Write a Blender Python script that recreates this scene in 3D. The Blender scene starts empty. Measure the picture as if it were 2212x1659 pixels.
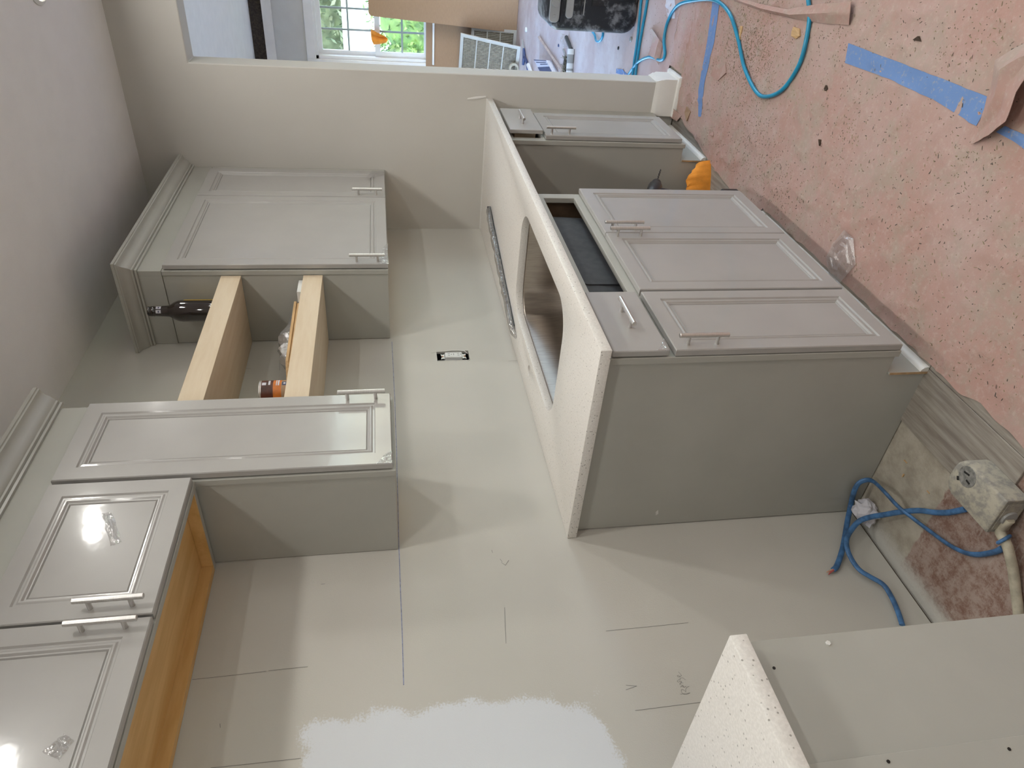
import bpy, bmesh, math, random
from mathutils import Vector, Matrix, noise

random.seed(7)
S = bpy.context.scene
C = S.collection

# ------------------------------------------------------------------ camera
F_PX, CAM = 1531.16, Vector((-1.3084, -1.5529, 1.4082))
YAW, PITCH, ROLL = 0.9231, -0.1702, -0.0335
fw = Vector((math.sin(YAW) * math.cos(PITCH), math.cos(YAW) * math.cos(PITCH), math.sin(PITCH)))
r0 = fw.cross(Vector((0, 0, 1))).normalized()
u0 = r0.cross(fw)
rt = math.cos(ROLL) * r0 + math.sin(ROLL) * u0
upv = -math.sin(ROLL) * r0 + math.cos(ROLL) * u0
cam = bpy.data.cameras.new('camera')
cam.sensor_fit = 'HORIZONTAL'
cam.sensor_width = 36
cam.lens = F_PX / 2212 * 36
cam.clip_start = 0.02
camo = bpy.data.objects.new('camera', cam)
C.objects.link(camo)
ax_x, ax_y, ax_z = -upv, rt, -fw          # the phone was held upright: the picture lies on its side
camo.matrix_world = Matrix(((ax_x.x, ax_y.x, ax_z.x, CAM.x), (ax_x.y, ax_y.y, ax_z.y, CAM.y),
                            (ax_x.z, ax_y.z, ax_z.z, CAM.z), (0, 0, 0, 1)))
S.camera = camo


def U(px, py, ax, val):
    """photo pixel -> point on the plane ax = val"""
    d = fw * F_PX + rt * (829.5 - py) - upv * (px - 1106)
    i = 'xyz'.index(ax)
    return CAM + d * ((val - CAM[i]) / d[i])


# ------------------------------------------------------------------ world, sun, exposure
W = bpy.data.worlds.new('world')
S.world = W
W.use_nodes = True
nt = W.node_tree
bg = nt.nodes['Background']
sky = nt.nodes.new('ShaderNodeTexSky')
sky.sky_type = 'NISHITA'
sky.sun_disc = False
sky.sun_elevation = math.radians(48)
sky.sun_rotation = math.radians(220)
nt.links.new(sky.outputs[0], bg.inputs[0])
bg.inputs[1].default_value = 2.3
sun = bpy.data.lights.new('sun', 'SUN')
sun.energy = 5.0
sun.angle = math.radians(0.6)
sun.color = (1, 0.95, 0.87)
suno = bpy.data.objects.new('sun', sun)
C.objects.link(suno)
suno.rotation_euler = Vector((0.35, 0.42, -0.84)).to_track_quat('-Z', 'Y').to_euler()
S.view_settings.view_transform = 'Standard'
S.view_settings.look = 'None'
S.view_settings.gamma = 1
S.view_settings.use_curve_mapping = False
S.view_settings.exposure = -0.2
CAN_W = 4.6            # watts of each recessed kitchen lamp
CAN_COL = (0.985, 0.975, 0.93)

# ------------------------------------------------------------------ key measures (metres)
XR, ZCEIL = 2.084, 2.492
ZC, TH, DC = 0.923, 0.028, 0.651
ZU, DU = 1.401, 0.304
YF, YD = -0.612, -0.632
YUD = -0.326
XFAR = 6.75

# ------------------------------------------------------------------ materials
MATS = {}


def mk(name):
    m = bpy.data.materials.new(name)
    m.use_nodes = True
    MATS[name] = m
    return m, m.node_tree, m.node_tree.nodes['Principled BSDF']


def nd(t, kind, **kw):
    n = t.nodes.new(kind)
    for k, v in kw.items():
        setattr(n, k, v)
    return n


def mix(t, fac, a, b):
    n = t.nodes.new('ShaderNodeMix')
    n.data_type = 'RGBA'
    for sock, v in ((n.inputs[0], fac), (n.inputs[6], a), (n.inputs[7], b)):
        if hasattr(v, 'is_linked'):
            t.links.new(v, sock)
        elif isinstance(v, (int, float)):
            sock.default_value = v
        else:
            sock.default_value = (*v, 1) if len(v) == 3 else v
    return n.outputs[2]


def mth(t, op, a, b=None, c=None, clamp=False):
    n = t.nodes.new('ShaderNodeMath')
    n.operation = op
    n.use_clamp = clamp
    for i, v in enumerate((a, b, c)):
        if v is None:
            continue
        if hasattr(v, 'is_linked'):
            t.links.new(v, n.inputs[i])
        else:
            n.inputs[i].default_value = v
    return n.outputs[0]


def mapr(t, v, a, b, c=0.0, d=1.0, smooth=True):
    n = t.nodes.new('ShaderNodeMapRange')
    n.interpolation_type = 'SMOOTHSTEP' if smooth else 'LINEAR'
    t.links.new(v, n.inputs[0])
    n.inputs[1].default_value, n.inputs[2].default_value = a, b
    n.inputs[3].default_value, n.inputs[4].default_value = c, d
    return n.outputs[0]


def coords(t, scale=(1, 1, 1)):
    tc = t.nodes.new('ShaderNodeTexCoord')
    mp = t.nodes.new('ShaderNodeMapping')
    mp.inputs['Scale'].default_value = scale
    t.links.new(tc.outputs['Object'], mp.inputs[0])
    return mp.outputs[0]


def noi(t, vec, scale, detail=4, rough=0.55):
    n = t.nodes.new('ShaderNodeTexNoise')
    t.links.new(vec, n.inputs['Vector'])
    n.inputs['Scale'].default_value = scale
    n.inputs['Detail'].default_value = detail
    n.inputs['Roughness'].default_value = rough
    return n.outputs[0]


def bump(t, p, h, strength, dist=0.01, sock='Normal'):
    b = t.nodes.new('ShaderNodeBump')
    b.inputs['Strength'].default_value = strength
    b.inputs['Distance'].default_value = dist
    t.links.new(h, b.inputs['Height'])
    t.links.new(b.outputs[0], p.inputs[sock])


def mat(name, col, rough=0.5, metal=0.0, var=0.06, vs=9, bs=0.0, bsc=120, coat=0.0, crough=0.08, stretch=(1, 1, 1),
        cbump=0.0, spec=0.5):
    m, t, p = mk(name)
    v = coords(t, stretch)
    if var:
        f = noi(t, v, vs)
        a = tuple(max(0, c * (1 - var)) for c in col)
        b = tuple(min(1, c * (1 + var)) for c in col)
        t.links.new(mix(t, mapr(t, f, 0.3, 0.7), a, b), p.inputs['Base Color'])
    else:
        p.inputs['Base Color'].default_value = (*col, 1)
    p.inputs['Roughness'].default_value = rough
    p.inputs['Metallic'].default_value = metal
    p.inputs['Specular IOR Level'].default_value = spec
    p.inputs['Coat Weight'].default_value = coat
    p.inputs['Coat Roughness'].default_value = crough
    if bs:
        bump(t, p, noi(t, v, bsc), bs)
    if cbump:
        bump(t, p, noi(t, v, 14, 3), cbump, 0.01, 'Coat Normal')
    return m


mat('wall_paint', (0.545, 0.525, 0.485), 0.72, var=0.025, vs=2.5, bs=0.06, bsc=260)
mat('white_paint', (0.76, 0.75, 0.73), 0.8, var=0.02)
mat('far_paint', (0.60, 0.60, 0.585), 0.8, var=0.02, bs=0.05, bsc=260)
mat('ceiling_paint', (0.80, 0.79, 0.785), 0.9, var=0.015, bs=0.10, bsc=320)
mat('far_ceiling_paint', (0.92, 0.92, 0.90), 0.9, var=0.02)
mat('trim_white', (0.74, 0.72, 0.68), 0.4, var=0.03)
mat('grille_bar', (0.30, 0.36, 0.37), 0.5, var=0.02)
mat('vinyl_white', (0.78, 0.79, 0.80), 0.35, var=0.02)
mat('cab', (0.405, 0.40, 0.362), 0.42, var=0.03, vs=5, bs=0.02, bsc=150)
mat('cab_film', (0.375, 0.362, 0.345), 0.34, var=0.03, vs=6, coat=0.55, crough=0.10, cbump=0.05)
mat('crown', (0.42, 0.415, 0.38), 0.3, var=0.03)
mat('raw_edge', (0.42, 0.28, 0.15), 0.8, var=0.15, vs=60)
mat('steel', (0.66, 0.64, 0.62), 0.33, metal=0.9, var=0.06, vs=30, stretch=(1, 1, 18), bs=0.02, bsc=300)
mat('sink_steel', (0.42, 0.375, 0.33), 0.36, metal=1, var=0.10, vs=14, stretch=(14, 14, 1))
mat('undercoat', (0.065, 0.068, 0.076), 0.8, var=0.12, vs=40)
mat('dark_interior', (0.16, 0.10, 0.06), 0.8, var=0.2, vs=12)
mat('black', (0.008, 0.008, 0.008), 0.5, var=0)
mat('black_plastic', (0.014, 0.014, 0.016), 0.38, var=0.3, vs=20)
mat('grey_plastic', (0.33, 0.33, 0.32), 0.55, var=0.08)
mat('dark_grey_plastic', (0.20, 0.195, 0.18), 0.7, var=0.35, vs=90)
mat('grille_paint', (0.50, 0.49, 0.45), 0.5, var=0.05)
mat('white_plastic', (0.72, 0.73, 0.72), 0.35, var=0.02)
mat('cardboard', (0.34, 0.22, 0.135), 0.85, var=0.05, vs=30, stretch=(1, 1, 8))
mat('hose_blue', (0.012, 0.26, 0.44), 0.32, var=0.12, vs=18)
mat('cable_blue', (0.055, 0.15, 0.32), 0.5, var=0.35, vs=45)
mat('cable_beige', (0.44, 0.40, 0.31), 0.6, var=0.2, vs=40)
mat('orange_cloth', (0.80, 0.30, 0.035), 0.85, var=0.10, vs=26, bs=0.25, bsc=500)
mat('paper_white', (0.58, 0.57, 0.62), 0.8, var=0.06, vs=40)
mat('bare_wood', (0.55, 0.36, 0.18), 0.7, var=0.15, vs=6, stretch=(1.5, 25, 25))
mat('weathered_wood', (0.40, 0.33, 0.30), 0.8, var=0.15, vs=20)
mat('brown_slot', (0.075, 0.05, 0.035), 0.9, var=0.3, vs=30)
mat('copper', (0.55, 0.32, 0.22), 0.5, var=0.2, vs=60)
mat('tape_red', (0.45, 0.10, 0.09), 0.5, var=0)
mat('pencil', (0.20, 0.195, 0.185), 0.9, var=0)
mat('chalk', (0.24, 0.27, 0.42), 0.9, var=0.35, vs=90)
mat('spackle', (0.70, 0.69, 0.66), 0.8, var=0.04)
mat('flake_dark', (0.10, 0.085, 0.07), 0.9, var=0.4, vs=3)
mat('flake_light', (0.27, 0.225, 0.135), 0.9, var=0.35, vs=3)
mat('outside_white', (0.80, 0.80, 0.80), 0.8, var=0.03)
mat('grass', (0.12, 0.20, 0.05), 0.9, var=0.4, vs=30)
mat('leaf_a', (0.11, 0.20, 0.035), 0.6, var=0.45, vs=3)
mat('leaf_b', (0.13, 0.16, 0.085), 0.6, var=0.4, vs=3)
mat('bark', (0.10, 0.07, 0.05), 0.9, var=0.3)
mat('label_yellow', (0.72, 0.46, 0.03), 0.6, var=0.1)
mat('can_brown', (0.075, 0.020, 0.010), 0.4, var=0.5, vs=40)
mat('can_orange', (0.55, 0.16, 0.02), 0.4, var=0.2, vs=30)
mat('print_dark', (0.05, 0.06, 0.12), 0.6, var=0.1)
mat('tool_blue', (0.03, 0.05, 0.14), 0.45, var=0.2)
mat('brown_strip', (0.055, 0.042, 0.033), 0.9, var=0.5, vs=60)


def wood(name, col, dark, rough, st, sc=4.0):
    m, t, p = mk(name)
    v = coords(t, st)
    f = noi(t, v, sc, 6, 0.62)
    g = noi(t, v, sc * 7, 3)
    c = mix(t, mapr(t, f, 0.32, 0.7), dark, col)
    c = mix(t, mapr(t, g, 0.58, 0.75, 0, 0.35), c, dark)
    t.links.new(c, p.inputs['Base Color'])
    p.inputs['Roughness'].default_value = rough
    bump(t, p, f, 0.05)


wood('birch', (0.68, 0.575, 0.43), (0.61, 0.49, 0.345), 0.6, (1.0, 9, 9), 3)
wood('maple', (0.72, 0.46, 0.19), (0.60, 0.35, 0.12), 0.45, (1.2, 9, 9), 3)
wood('plank_grey', (0.34, 0.31, 0.265), (0.20, 0.17, 0.145), 0.6, (1.2, 16, 16), 4)

# glazing: clear pane with a slight mirror
m, t, p = mk('glass')
t.nodes.remove(p)
tr = nd(t, 'ShaderNodeBsdfTransparent')
gl = nd(t, 'ShaderNodeBsdfGlossy')
gl.inputs['Roughness'].default_value = 0.02
mx = nd(t, 'ShaderNodeMixShader')
mx.inputs[0].default_value = 0.06
t.links.new(tr.outputs[0], mx.inputs[1]); t.links.new(gl.outputs[0], mx.inputs[2])
t.links.new(mx.outputs[0], t.nodes['Material Output'].inputs[0])


def film(name, tint, gloss, rough, bs, diff=0.16):
    m, t, p = mk(name)
    t.nodes.remove(p)
    tr = nd(t, 'ShaderNodeBsdfTransparent'); tr.inputs[0].default_value = (*tint, 1)
    df = nd(t, 'ShaderNodeBsdfDiffuse'); df.inputs[0].default_value = (0.6, 0.58, 0.57, 1)
    gl = nd(t, 'ShaderNodeBsdfGlossy'); gl.inputs['Roughness'].default_value = rough
    gl.inputs[0].default_value = (0.9, 0.9, 0.9, 1)
    m1 = nd(t, 'ShaderNodeMixShader'); m1.inputs[0].default_value = diff
    m2 = nd(t, 'ShaderNodeMixShader'); m2.inputs[0].default_value = gloss
    t.links.new(tr.outputs[0], m1.inputs[1]); t.links.new(df.outputs[0], m1.inputs[2])
    t.links.new(m1.outputs[0], m2.inputs[1]); t.links.new(gl.outputs[0], m2.inputs[2])
    b = nd(t, 'ShaderNodeBump'); b.inputs['Strength'].default_value = bs; b.inputs['Distance'].default_value = 0.01
    t.links.new(noi(t, coords(t), 60, 3), b.inputs['Height'])
    t.links.new(b.outputs[0], gl.inputs['Normal'])
    t.links.new(m2.outputs[0], t.nodes['Material Output'].inputs[0])


film('clear_film', (0.93, 0.93, 0.93), 0.22, 0.12, 0.5)
film('bag_film', (0.80, 0.80, 0.80), 0.28, 0.12, 0.9, 0.10)
film('bag_film_grey', (0.75, 0.75, 0.75), 0.30, 0.15, 0.9, 0.32)
film('scrap_film', (0.92, 0.90, 0.89), 0.16, 0.25, 0.6, 0.24)

# brown glass
m, t, p = mk('brown_glass')
p.inputs['Base Color'].default_value = (0.012, 0.006, 0.004, 1)
p.inputs['Roughness'].default_value = 0.05
p.inputs['Coat Weight'].default_value = 1.0
p.inputs['Coat Roughness'].default_value = 0.03

# quartz
m, t, p = mk('quartz')
v = coords(t)
vo = nd(t, 'ShaderNodeTexVoronoi'); vo.inputs['Scale'].default_value = 125
t.links.new(v, vo.inputs['Vector'])
dots = mapr(t, vo.outputs['Distance'], 0.14, 0.26, 1, 0)
pick = mth(t, 'GREATER_THAN', nd(t, 'ShaderNodeSeparateColor').outputs[0], 0.70)
sep = t.nodes[-1] if False else [n for n in t.nodes if n.type == 'SEPARATE_COLOR'][0]
t.links.new(vo.outputs['Color'], sep.inputs[0])
dk = mth(t, 'MULTIPLY', dots, pick)
base = mix(t, mapr(t, noi(t, v, 220, 2), 0.35, 0.7), (0.70, 0.67, 0.63), (0.78, 0.75, 0.71))
t.links.new(mix(t, mth(t, 'MULTIPLY', dk, 0.85), base, (0.27, 0.25, 0.22)), p.inputs['Base Color'])
p.inputs['Roughness'].default_value = 0.30
p.inputs['Specular IOR Level'].default_value = 0.4

# rosin paper
m, t, p = mk('rosin')
v = coords(t)
n1 = mapr(t, noi(t, v, 2.2, 5, 0.6), 0.35, 0.68)
n2 = mapr(t, noi(t, v, 7, 8, 0.75), 0.44, 0.66)
n3 = mapr(t, noi(t, v, 70, 5, 0.7), 0.50, 0.70)
c = mix(t, n1, (0.42, 0.255, 0.215), (0.45, 0.32, 0.285))
c = mix(t, mth(t, 'MULTIPLY', n2, 0.70), c, (0.37, 0.31, 0.25))
c = mix(t, mth(t, 'MULTIPLY', n3, 0.32), c, (0.55, 0.46, 0.40))
t.links.new(c, p.inputs['Base Color'])
p.inputs['Roughness'].default_value = 0.85
bump(t, p, mth(t, 'ADD', noi(t, v, 14, 4), mth(t, 'MULTIPLY', noi(t, v, 160, 2), 0.15)), 0.35, 0.012)

m, t, p = mk('rosin_daylit')  # lighter copy of rosin, with the far room's daylight in the colour
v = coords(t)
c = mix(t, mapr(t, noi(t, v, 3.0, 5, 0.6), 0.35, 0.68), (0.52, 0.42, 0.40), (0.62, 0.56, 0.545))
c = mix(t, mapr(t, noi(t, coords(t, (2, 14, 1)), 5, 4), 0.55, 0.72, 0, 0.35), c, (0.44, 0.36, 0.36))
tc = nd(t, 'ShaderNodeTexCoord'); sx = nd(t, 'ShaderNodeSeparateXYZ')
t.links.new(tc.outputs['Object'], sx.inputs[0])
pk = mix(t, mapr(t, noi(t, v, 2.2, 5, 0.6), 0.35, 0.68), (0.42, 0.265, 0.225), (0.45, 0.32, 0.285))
c = mix(t, mapr(t, mth(t, 'ADD', sx.outputs[0], mth(t, 'MULTIPLY', noi(t, v, 5, 5), 0.8)), 2.45, 3.6), pk, c)   # paper pales into the room: window daylight painted into its colour
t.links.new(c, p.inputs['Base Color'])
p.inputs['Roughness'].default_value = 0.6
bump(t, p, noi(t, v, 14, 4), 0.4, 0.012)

# masking tape (blue), dusty
m, t, p = mk('tape_blue')
v = coords(t)
c = mix(t, mapr(t, noi(t, v, 80, 6, 0.75), 0.53, 0.70), (0.14, 0.25, 0.50), (0.34, 0.35, 0.38))
t.links.new(c, p.inputs['Base Color'])
p.inputs['Roughness'].default_value = 0.75

# subfloor: pale dusty slab, old red-brown sheet beyond a straight edge, paint overspray along the wall
m, t, p = mk('subfloor')
tc = nd(t, 'ShaderNodeTexCoord'); sx = nd(t, 'ShaderNodeSeparateXYZ')
t.links.new(tc.outputs['Object'], sx.inputs[0])
v = coords(t)
dust = mix(t, mapr(t, noi(t, v, 16, 6, 0.65), 0.3, 0.7), (0.31, 0.275, 0.22), (0.46, 0.42, 0.35))
vs_ = coords(t, (18, 3, 1))
old = mix(t, mapr(t, noi(t, v, 34, 8, 0.75), 0.36, 0.62), (0.20, 0.11, 0.082), (0.36, 0.275, 0.235))
old = mix(t, mapr(t, noi(t, vs_, 8, 4), 0.6, 0.7, 0, 0.5), old, (0.42, 0.36, 0.31))
edge = mth(t, 'ADD', sx.outputs[0], mth(t, 'MULTIPLY', mth(t, 'SUBTRACT', noi(t, v, 30), 0.5), 0.02))
isold = mapr(t, edge, -0.206, -0.200, 1, 0)
isold = mth(t, 'MULTIPLY', isold, mapr(t, sx.outputs[1], -0.62, -0.60, 0, 1))
c = mix(t, isold, dust, old)
spray = mapr(t, mth(t, 'ADD', sx.outputs[1], mth(t, 'MULTIPLY', noi(t, v, 60, 5, 0.8), 0.06)), -0.05, 0.02, 0, 0.95)
c = mix(t, spray, c, (0.56, 0.55, 0.51))
t.links.new(c, p.inputs['Base Color'])
p.inputs['Roughness'].default_value = 0.85
bump(t, p, noi(t, v, 60, 5), 0.3)

# back wall: same paint, with a sprayed patch of white primer behind the range
m, t, p = mk('wall_primed')
tc = nd(t, 'ShaderNodeTexCoord'); sx = nd(t, 'ShaderNodeSeparateXYZ')
t.links.new(tc.outputs['Object'], sx.inputs[0])
v = coords(t)
base = mix(t, mapr(t, noi(t, v, 2.2, 3), 0.3, 0.7), (0.515, 0.50, 0.455), (0.55, 0.532, 0.487))
dx = mth(t, 'SUBTRACT', mth(t, 'ABSOLUTE', mth(t, 'ADD', sx.outputs[0], 1.05)), 0.59)
dz = mth(t, 'SUBTRACT', mth(t, 'ABSOLUTE', mth(t, 'ADD', sx.outputs[2], -1.285)), 0.335)
ln = mth(t, 'SMOOTH_MAX', dx, dz, 0.16)
w1 = mth(t, 'MULTIPLY', mth(t, 'SUBTRACT', noi(t, v, 7, 3), 0.5), 0.16)
w2 = mth(t, 'MULTIPLY', mth(t, 'SUBTRACT', noi(t, v, 200, 2), 0.5), 0.06)
sd = mth(t, 'ADD', ln, mth(t, 'ADD', w1, w2))
pm = mapr(t, sd, -0.016, 0.008, 1, 0)
c = mix(t, mth(t, 'MULTIPLY', pm, 0.9), base, (0.68, 0.71, 0.755))
t.links.new(c, p.inputs['Base Color'])
p.inputs['Roughness'].default_value = 0.72
bump(t, p, noi(t, v, 260), 0.06)

# dusty metal of the receptacle box
m, t, p = mk('dusty_metal')
v = coords(t)
c = mix(t, mapr(t, noi(t, v, 38, 6, 0.7), 0.36, 0.6), (0.25, 0.24, 0.215), (0.42, 0.385, 0.31))
t.links.new(c, p.inputs['Base Color']); p.inputs['Roughness'].default_value = 0.75

# dusty black shell
m, t, p = mk('dusty_black')
v = coords(t)
c = mix(t, mapr(t, noi(t, v, 9, 6, 0.68), 0.47, 0.62), (0.010, 0.010, 0.011), (0.20, 0.20, 0.205))
t.links.new(c, p.inputs['Base Color']); p.inputs['Roughness'].default_value = 0.45

# lamp lens
m, t, p = mk('lamp_lens')
p.inputs['Base Color'].default_value = (0.9, 0.9, 0.9, 1)
p.inputs['Emission Color'].default_value = (1, 0.93, 0.84, 1)
p.inputs['Emission Strength'].default_value = 12


# ------------------------------------------------------------------ mesh helpers
def wloc(o):
    v = Vector((0, 0, 0))
    while o is not None:
        v += o.location
        o = o.parent
    return v


class MB:
    def __init__(self):
        self.v, self.f = [], []

    def add(self, vs, fs):
        b = len(self.v)
        self.v += [Vector(q) for q in vs]
        self.f += [tuple(i + b for i in f) for f in fs]
        return self

    def box(self, x0, x1, y0, y1, z0, z1):
        x0, x1 = sorted((x0, x1)); y0, y1 = sorted((y0, y1)); z0, z1 = sorted((z0, z1))
        return self.add([(x0, y0, z0), (x1, y0, z0), (x1, y1, z0), (x0, y1, z0), (x0, y0, z1), (x1, y0, z1), (x1, y1, z1), (x0, y1, z1)],
                        [(3, 2, 1, 0), (4, 5, 6, 7), (0, 1, 5, 4), (1, 2, 6, 5), (2, 3, 7, 6), (3, 0, 4, 7)])

    def prism(self, poly, ax, a, b):
        """poly: 2-D outline in the two other axes (cyclic order x-y-z), extruded from a to b along ax"""
        n = len(poly)
        mk3 = {'x': lambda q, w: (w, q[0], q[1]), 'y': lambda q, w: (q[0], w, q[1]), 'z': lambda q, w: (q[0], q[1], w)}[ax]
        vs = [mk3(q, a) for q in poly] + [mk3(q, b) for q in poly]
        fs = [tuple(range(n)), tuple(range(2 * n - 1, n - 1, -1))]
        fs += [(i, (i + 1) % n, n + (i + 1) % n, n + i) for i in range(n)]
        return self.add(vs, fs)

    def rings(self, rs, cap0=True, cap1=True, closed=False):
        n = len(rs[0])
        vs = [q for r in rs for q in r]
        fs = []
        m = len(rs)
        for i in range(m if closed else m - 1):
            a, b = i * n, ((i + 1) % m) * n
            for j in range(n):
                k = (j + 1) % n
                fs.append((a + j, a + k, b + k, b + j))
        if not closed:
            if cap0: fs.append(tuple(range(n - 1, -1, -1)))
            if cap1: fs.append(tuple(range((m - 1) * n, m * n)))
        return self.add(vs, fs)

    def tube(self, pts, r, n=8, flat=1.0, closed=False, nrm=None):
        pts = [Vector(q) for q in pts]
        rs = []
        prev = None
        for i, q in enumerate(pts):
            a = pts[i - 1] if i or closed else pts[i]
            b = pts[(i + 1) % len(pts)] if i < len(pts) - 1 or closed else pts[i]
            d = (b - a).normalized()
            if prev is None:
                up = Vector(nrm) if nrm else (Vector((0, 0, 1)) if abs(d.z) < 0.9 else Vector((1, 0, 0)))
            else:
                up = prev
            s = d.cross(up)
            s = s.normalized() if s.length > 1e-6 else Vector((1, 0, 0))
            up = s.cross(d).normalized()
            prev = up
            rad = r[i] if isinstance(r, (list, tuple)) else r
            rs.append([q + s * (rad * math.cos(2 * math.pi * k / n)) + up * (rad * flat * math.sin(2 * math.pi * k / n)) for k in range(n)])
        return self.rings(rs, closed=closed)

    def lathe(self, prof, cx, cy, n=24, cap0=True, cap1=True):
        rs = [[(cx + r * math.cos(2 * math.pi * k / n), cy + r * math.sin(2 * math.pi * k / n), z) for k in range(n)] for r, z in prof]
        return self.rings(rs, cap0, cap1)

    def sheet(self, grid, th=0.0015):
        """grid of points -> thin solid sheet"""
        m, n = len(grid), len(grid[0])
        top = [Vector(q) for row in grid for q in row]
        bot = [q - Vector((0, 0, th)) for q in top]
        fs = []
        N = m * n
        for i in range(m - 1):
            for j in range(n - 1):
                a, b, c_, d = i * n + j, i * n + j + 1, (i + 1) * n + j + 1, (i + 1) * n + j
                fs += [(a, b, c_, d), (N + d, N + c_, N + b, N + a)]
        for i in range(m - 1):
            for j in (0, n - 1):
                a, d = i * n + j, (i + 1) * n + j
                fs.append((a, d, N + d, N + a))
        for j in range(n - 1):
            for i in (0, m - 1):
                a, b = i * n + j, i * n + j + 1
                fs.append((a, b, N + b, N + a))
        return self.add(top + bot, fs)

    def build(self, name, material, parent=None, org=None, bevel=0.0, seg=1, smooth=True, ang=32):
        if parent is not None:
            o_ = wloc(parent)
        elif org is not None:
            o_ = Vector(org)
        else:
            lo = [min(q[i] for q in self.v) for i in range(3)]
            hi = [max(q[i] for q in self.v) for i in range(3)]
            o_ = Vector(((lo[0] + hi[0]) / 2, (lo[1] + hi[1]) / 2, lo[2]))
        me = bpy.data.meshes.new(name)
        bm = bmesh.new()
        vv = [bm.verts.new(q - o_) for q in self.v]
        for f in self.f:
            try:
                bm.faces.new([vv[i] for i in f])
            except ValueError:
                pass
        bmesh.ops.recalc_face_normals(bm, faces=bm.faces)
        if bevel:
            es = [e for e in bm.edges if e.is_manifold and len(e.link_faces) == 2 and e.calc_face_angle(0) > 0.6]
            bmesh.ops.bevel(bm, geom=es, offset=bevel, segments=seg, profile=0.5, affect='EDGES', clamp_overlap=True)
        for f in bm.faces:
            f.smooth = smooth
        bm.to_mesh(me)
        bm.free()
        if smooth:
            me.set_sharp_from_angle(angle=math.radians(ang))
        me.materials.append(MATS[material])
        o = bpy.data.objects.new(name, me)
        C.objects.link(o)
        if parent is not None:
            o.parent = parent
        else:
            o.location = o_
        return o


def tag(o, label, cat=None, group=None, kind=None):
    o['label'] = label
    if cat: o['category'] = cat
    if group: o['group'] = group
    if kind: o['kind'] = kind
    return o


def thing(name, label, cat, loc, group=None):
    o = bpy.data.objects.new(name, None)
    C.objects.link(o)
    o.empty_display_size = 0.05
    o.location = loc
    return tag(o, label, cat, group)


def struct(o):
    o['kind'] = 'structure'
    return o


def spline(pts, n=8, closed=False):
    P = [Vector(q) for q in pts]
    out = []
    m = len(P)
    rng = m if closed else m - 1
    for i in range(rng):
        p0 = P[(i - 1) % m] if closed or i else P[i]
        p1, p2 = P[i], P[(i + 1) % m]
        p3 = P[(i + 2) % m] if closed or i + 2 < m else p2
        for k in range(n):
            s = k / n
            out.append(0.5 * ((2 * p1) + (p2 - p0) * s + (2 * p0 - 5 * p1 + 4 * p2 - p3) * s * s + (3 * p1 - p0 - 3 * p2 + p3) * s ** 3))
    if not closed:
        out.append(P[-1])
    return out


def rrect(x0, x1, y0, y1, r, z, n=6):
    out = []
    for cx, cy, a0 in ((x1 - r, y1 - r, 0), (x0 + r, y1 - r, 90), (x0 + r, y0 + r, 180), (x1 - r, y0 + r, 270)):
        for k in range(n + 1):
            a = math.radians(a0 + 90 * k / n)
            out.append((cx + r * math.cos(a), cy + r * math.sin(a), z))
    return out


# ================================================================== SETTING
# floor of both rooms
fl = struct(MB().box(-2.3, 6.9, -4.0, 1.1, -0.12, -0.008).build('floor', 'subfloor', org=(0, 0, 0), smooth=False))
# plank row left along the cabinets
for y0, y1, ends in ((-0.550, -0.371, (2.08, 1.32, 0.43, -0.345)), (-0.730, -0.5515, (2.08, 0.98, 0.02, -0.352))):
    for a, b in zip(ends[1:], ends[:-1]):
        MB().box(a + 0.0008, b - 0.0008, y0, y1, -0.008, 0.0).build('plank', 'plank_grey', fl, bevel=0.0012)

HX0, HX1, HZ0, HZ1 = 0.904, 0.970, 1.104, 1.228      # cut-out for the outlet
wb = MB()
YB = 0.012
for a in ((-2.3, HX0, 0.006, ZCEIL), (HX1, XR + 0.05, 0.006, ZCEIL), (HX0, HX1, 0.006, HZ0), (HX0, HX1, HZ1, ZCEIL)):
    wb.box(a[0], a[1], 0, YB, a[2], a[3])
wback = struct(wb.build('wall_back', 'wall_primed', org=(0, 0, 0), smooth=False))
MB().box(-2.3, HX0 - 0.02, YB + 0.0005, 0.10, -0.008, ZCEIL).box(HX1 + 0.02, XR, YB + 0.0005, 0.10, -0.008, ZCEIL) \
    .box(HX0 - 0.02, HX1 + 0.02, YB + 0.0005, 0.10, -0.008, HZ0 - 0.02).box(HX0 - 0.02, HX1 + 0.02, YB + 0.0005, 0.10, HZ1 + 0.02, ZCEIL) \
    .build('wall_stud_core', 'brown_slot', wback, smooth=False)

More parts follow.
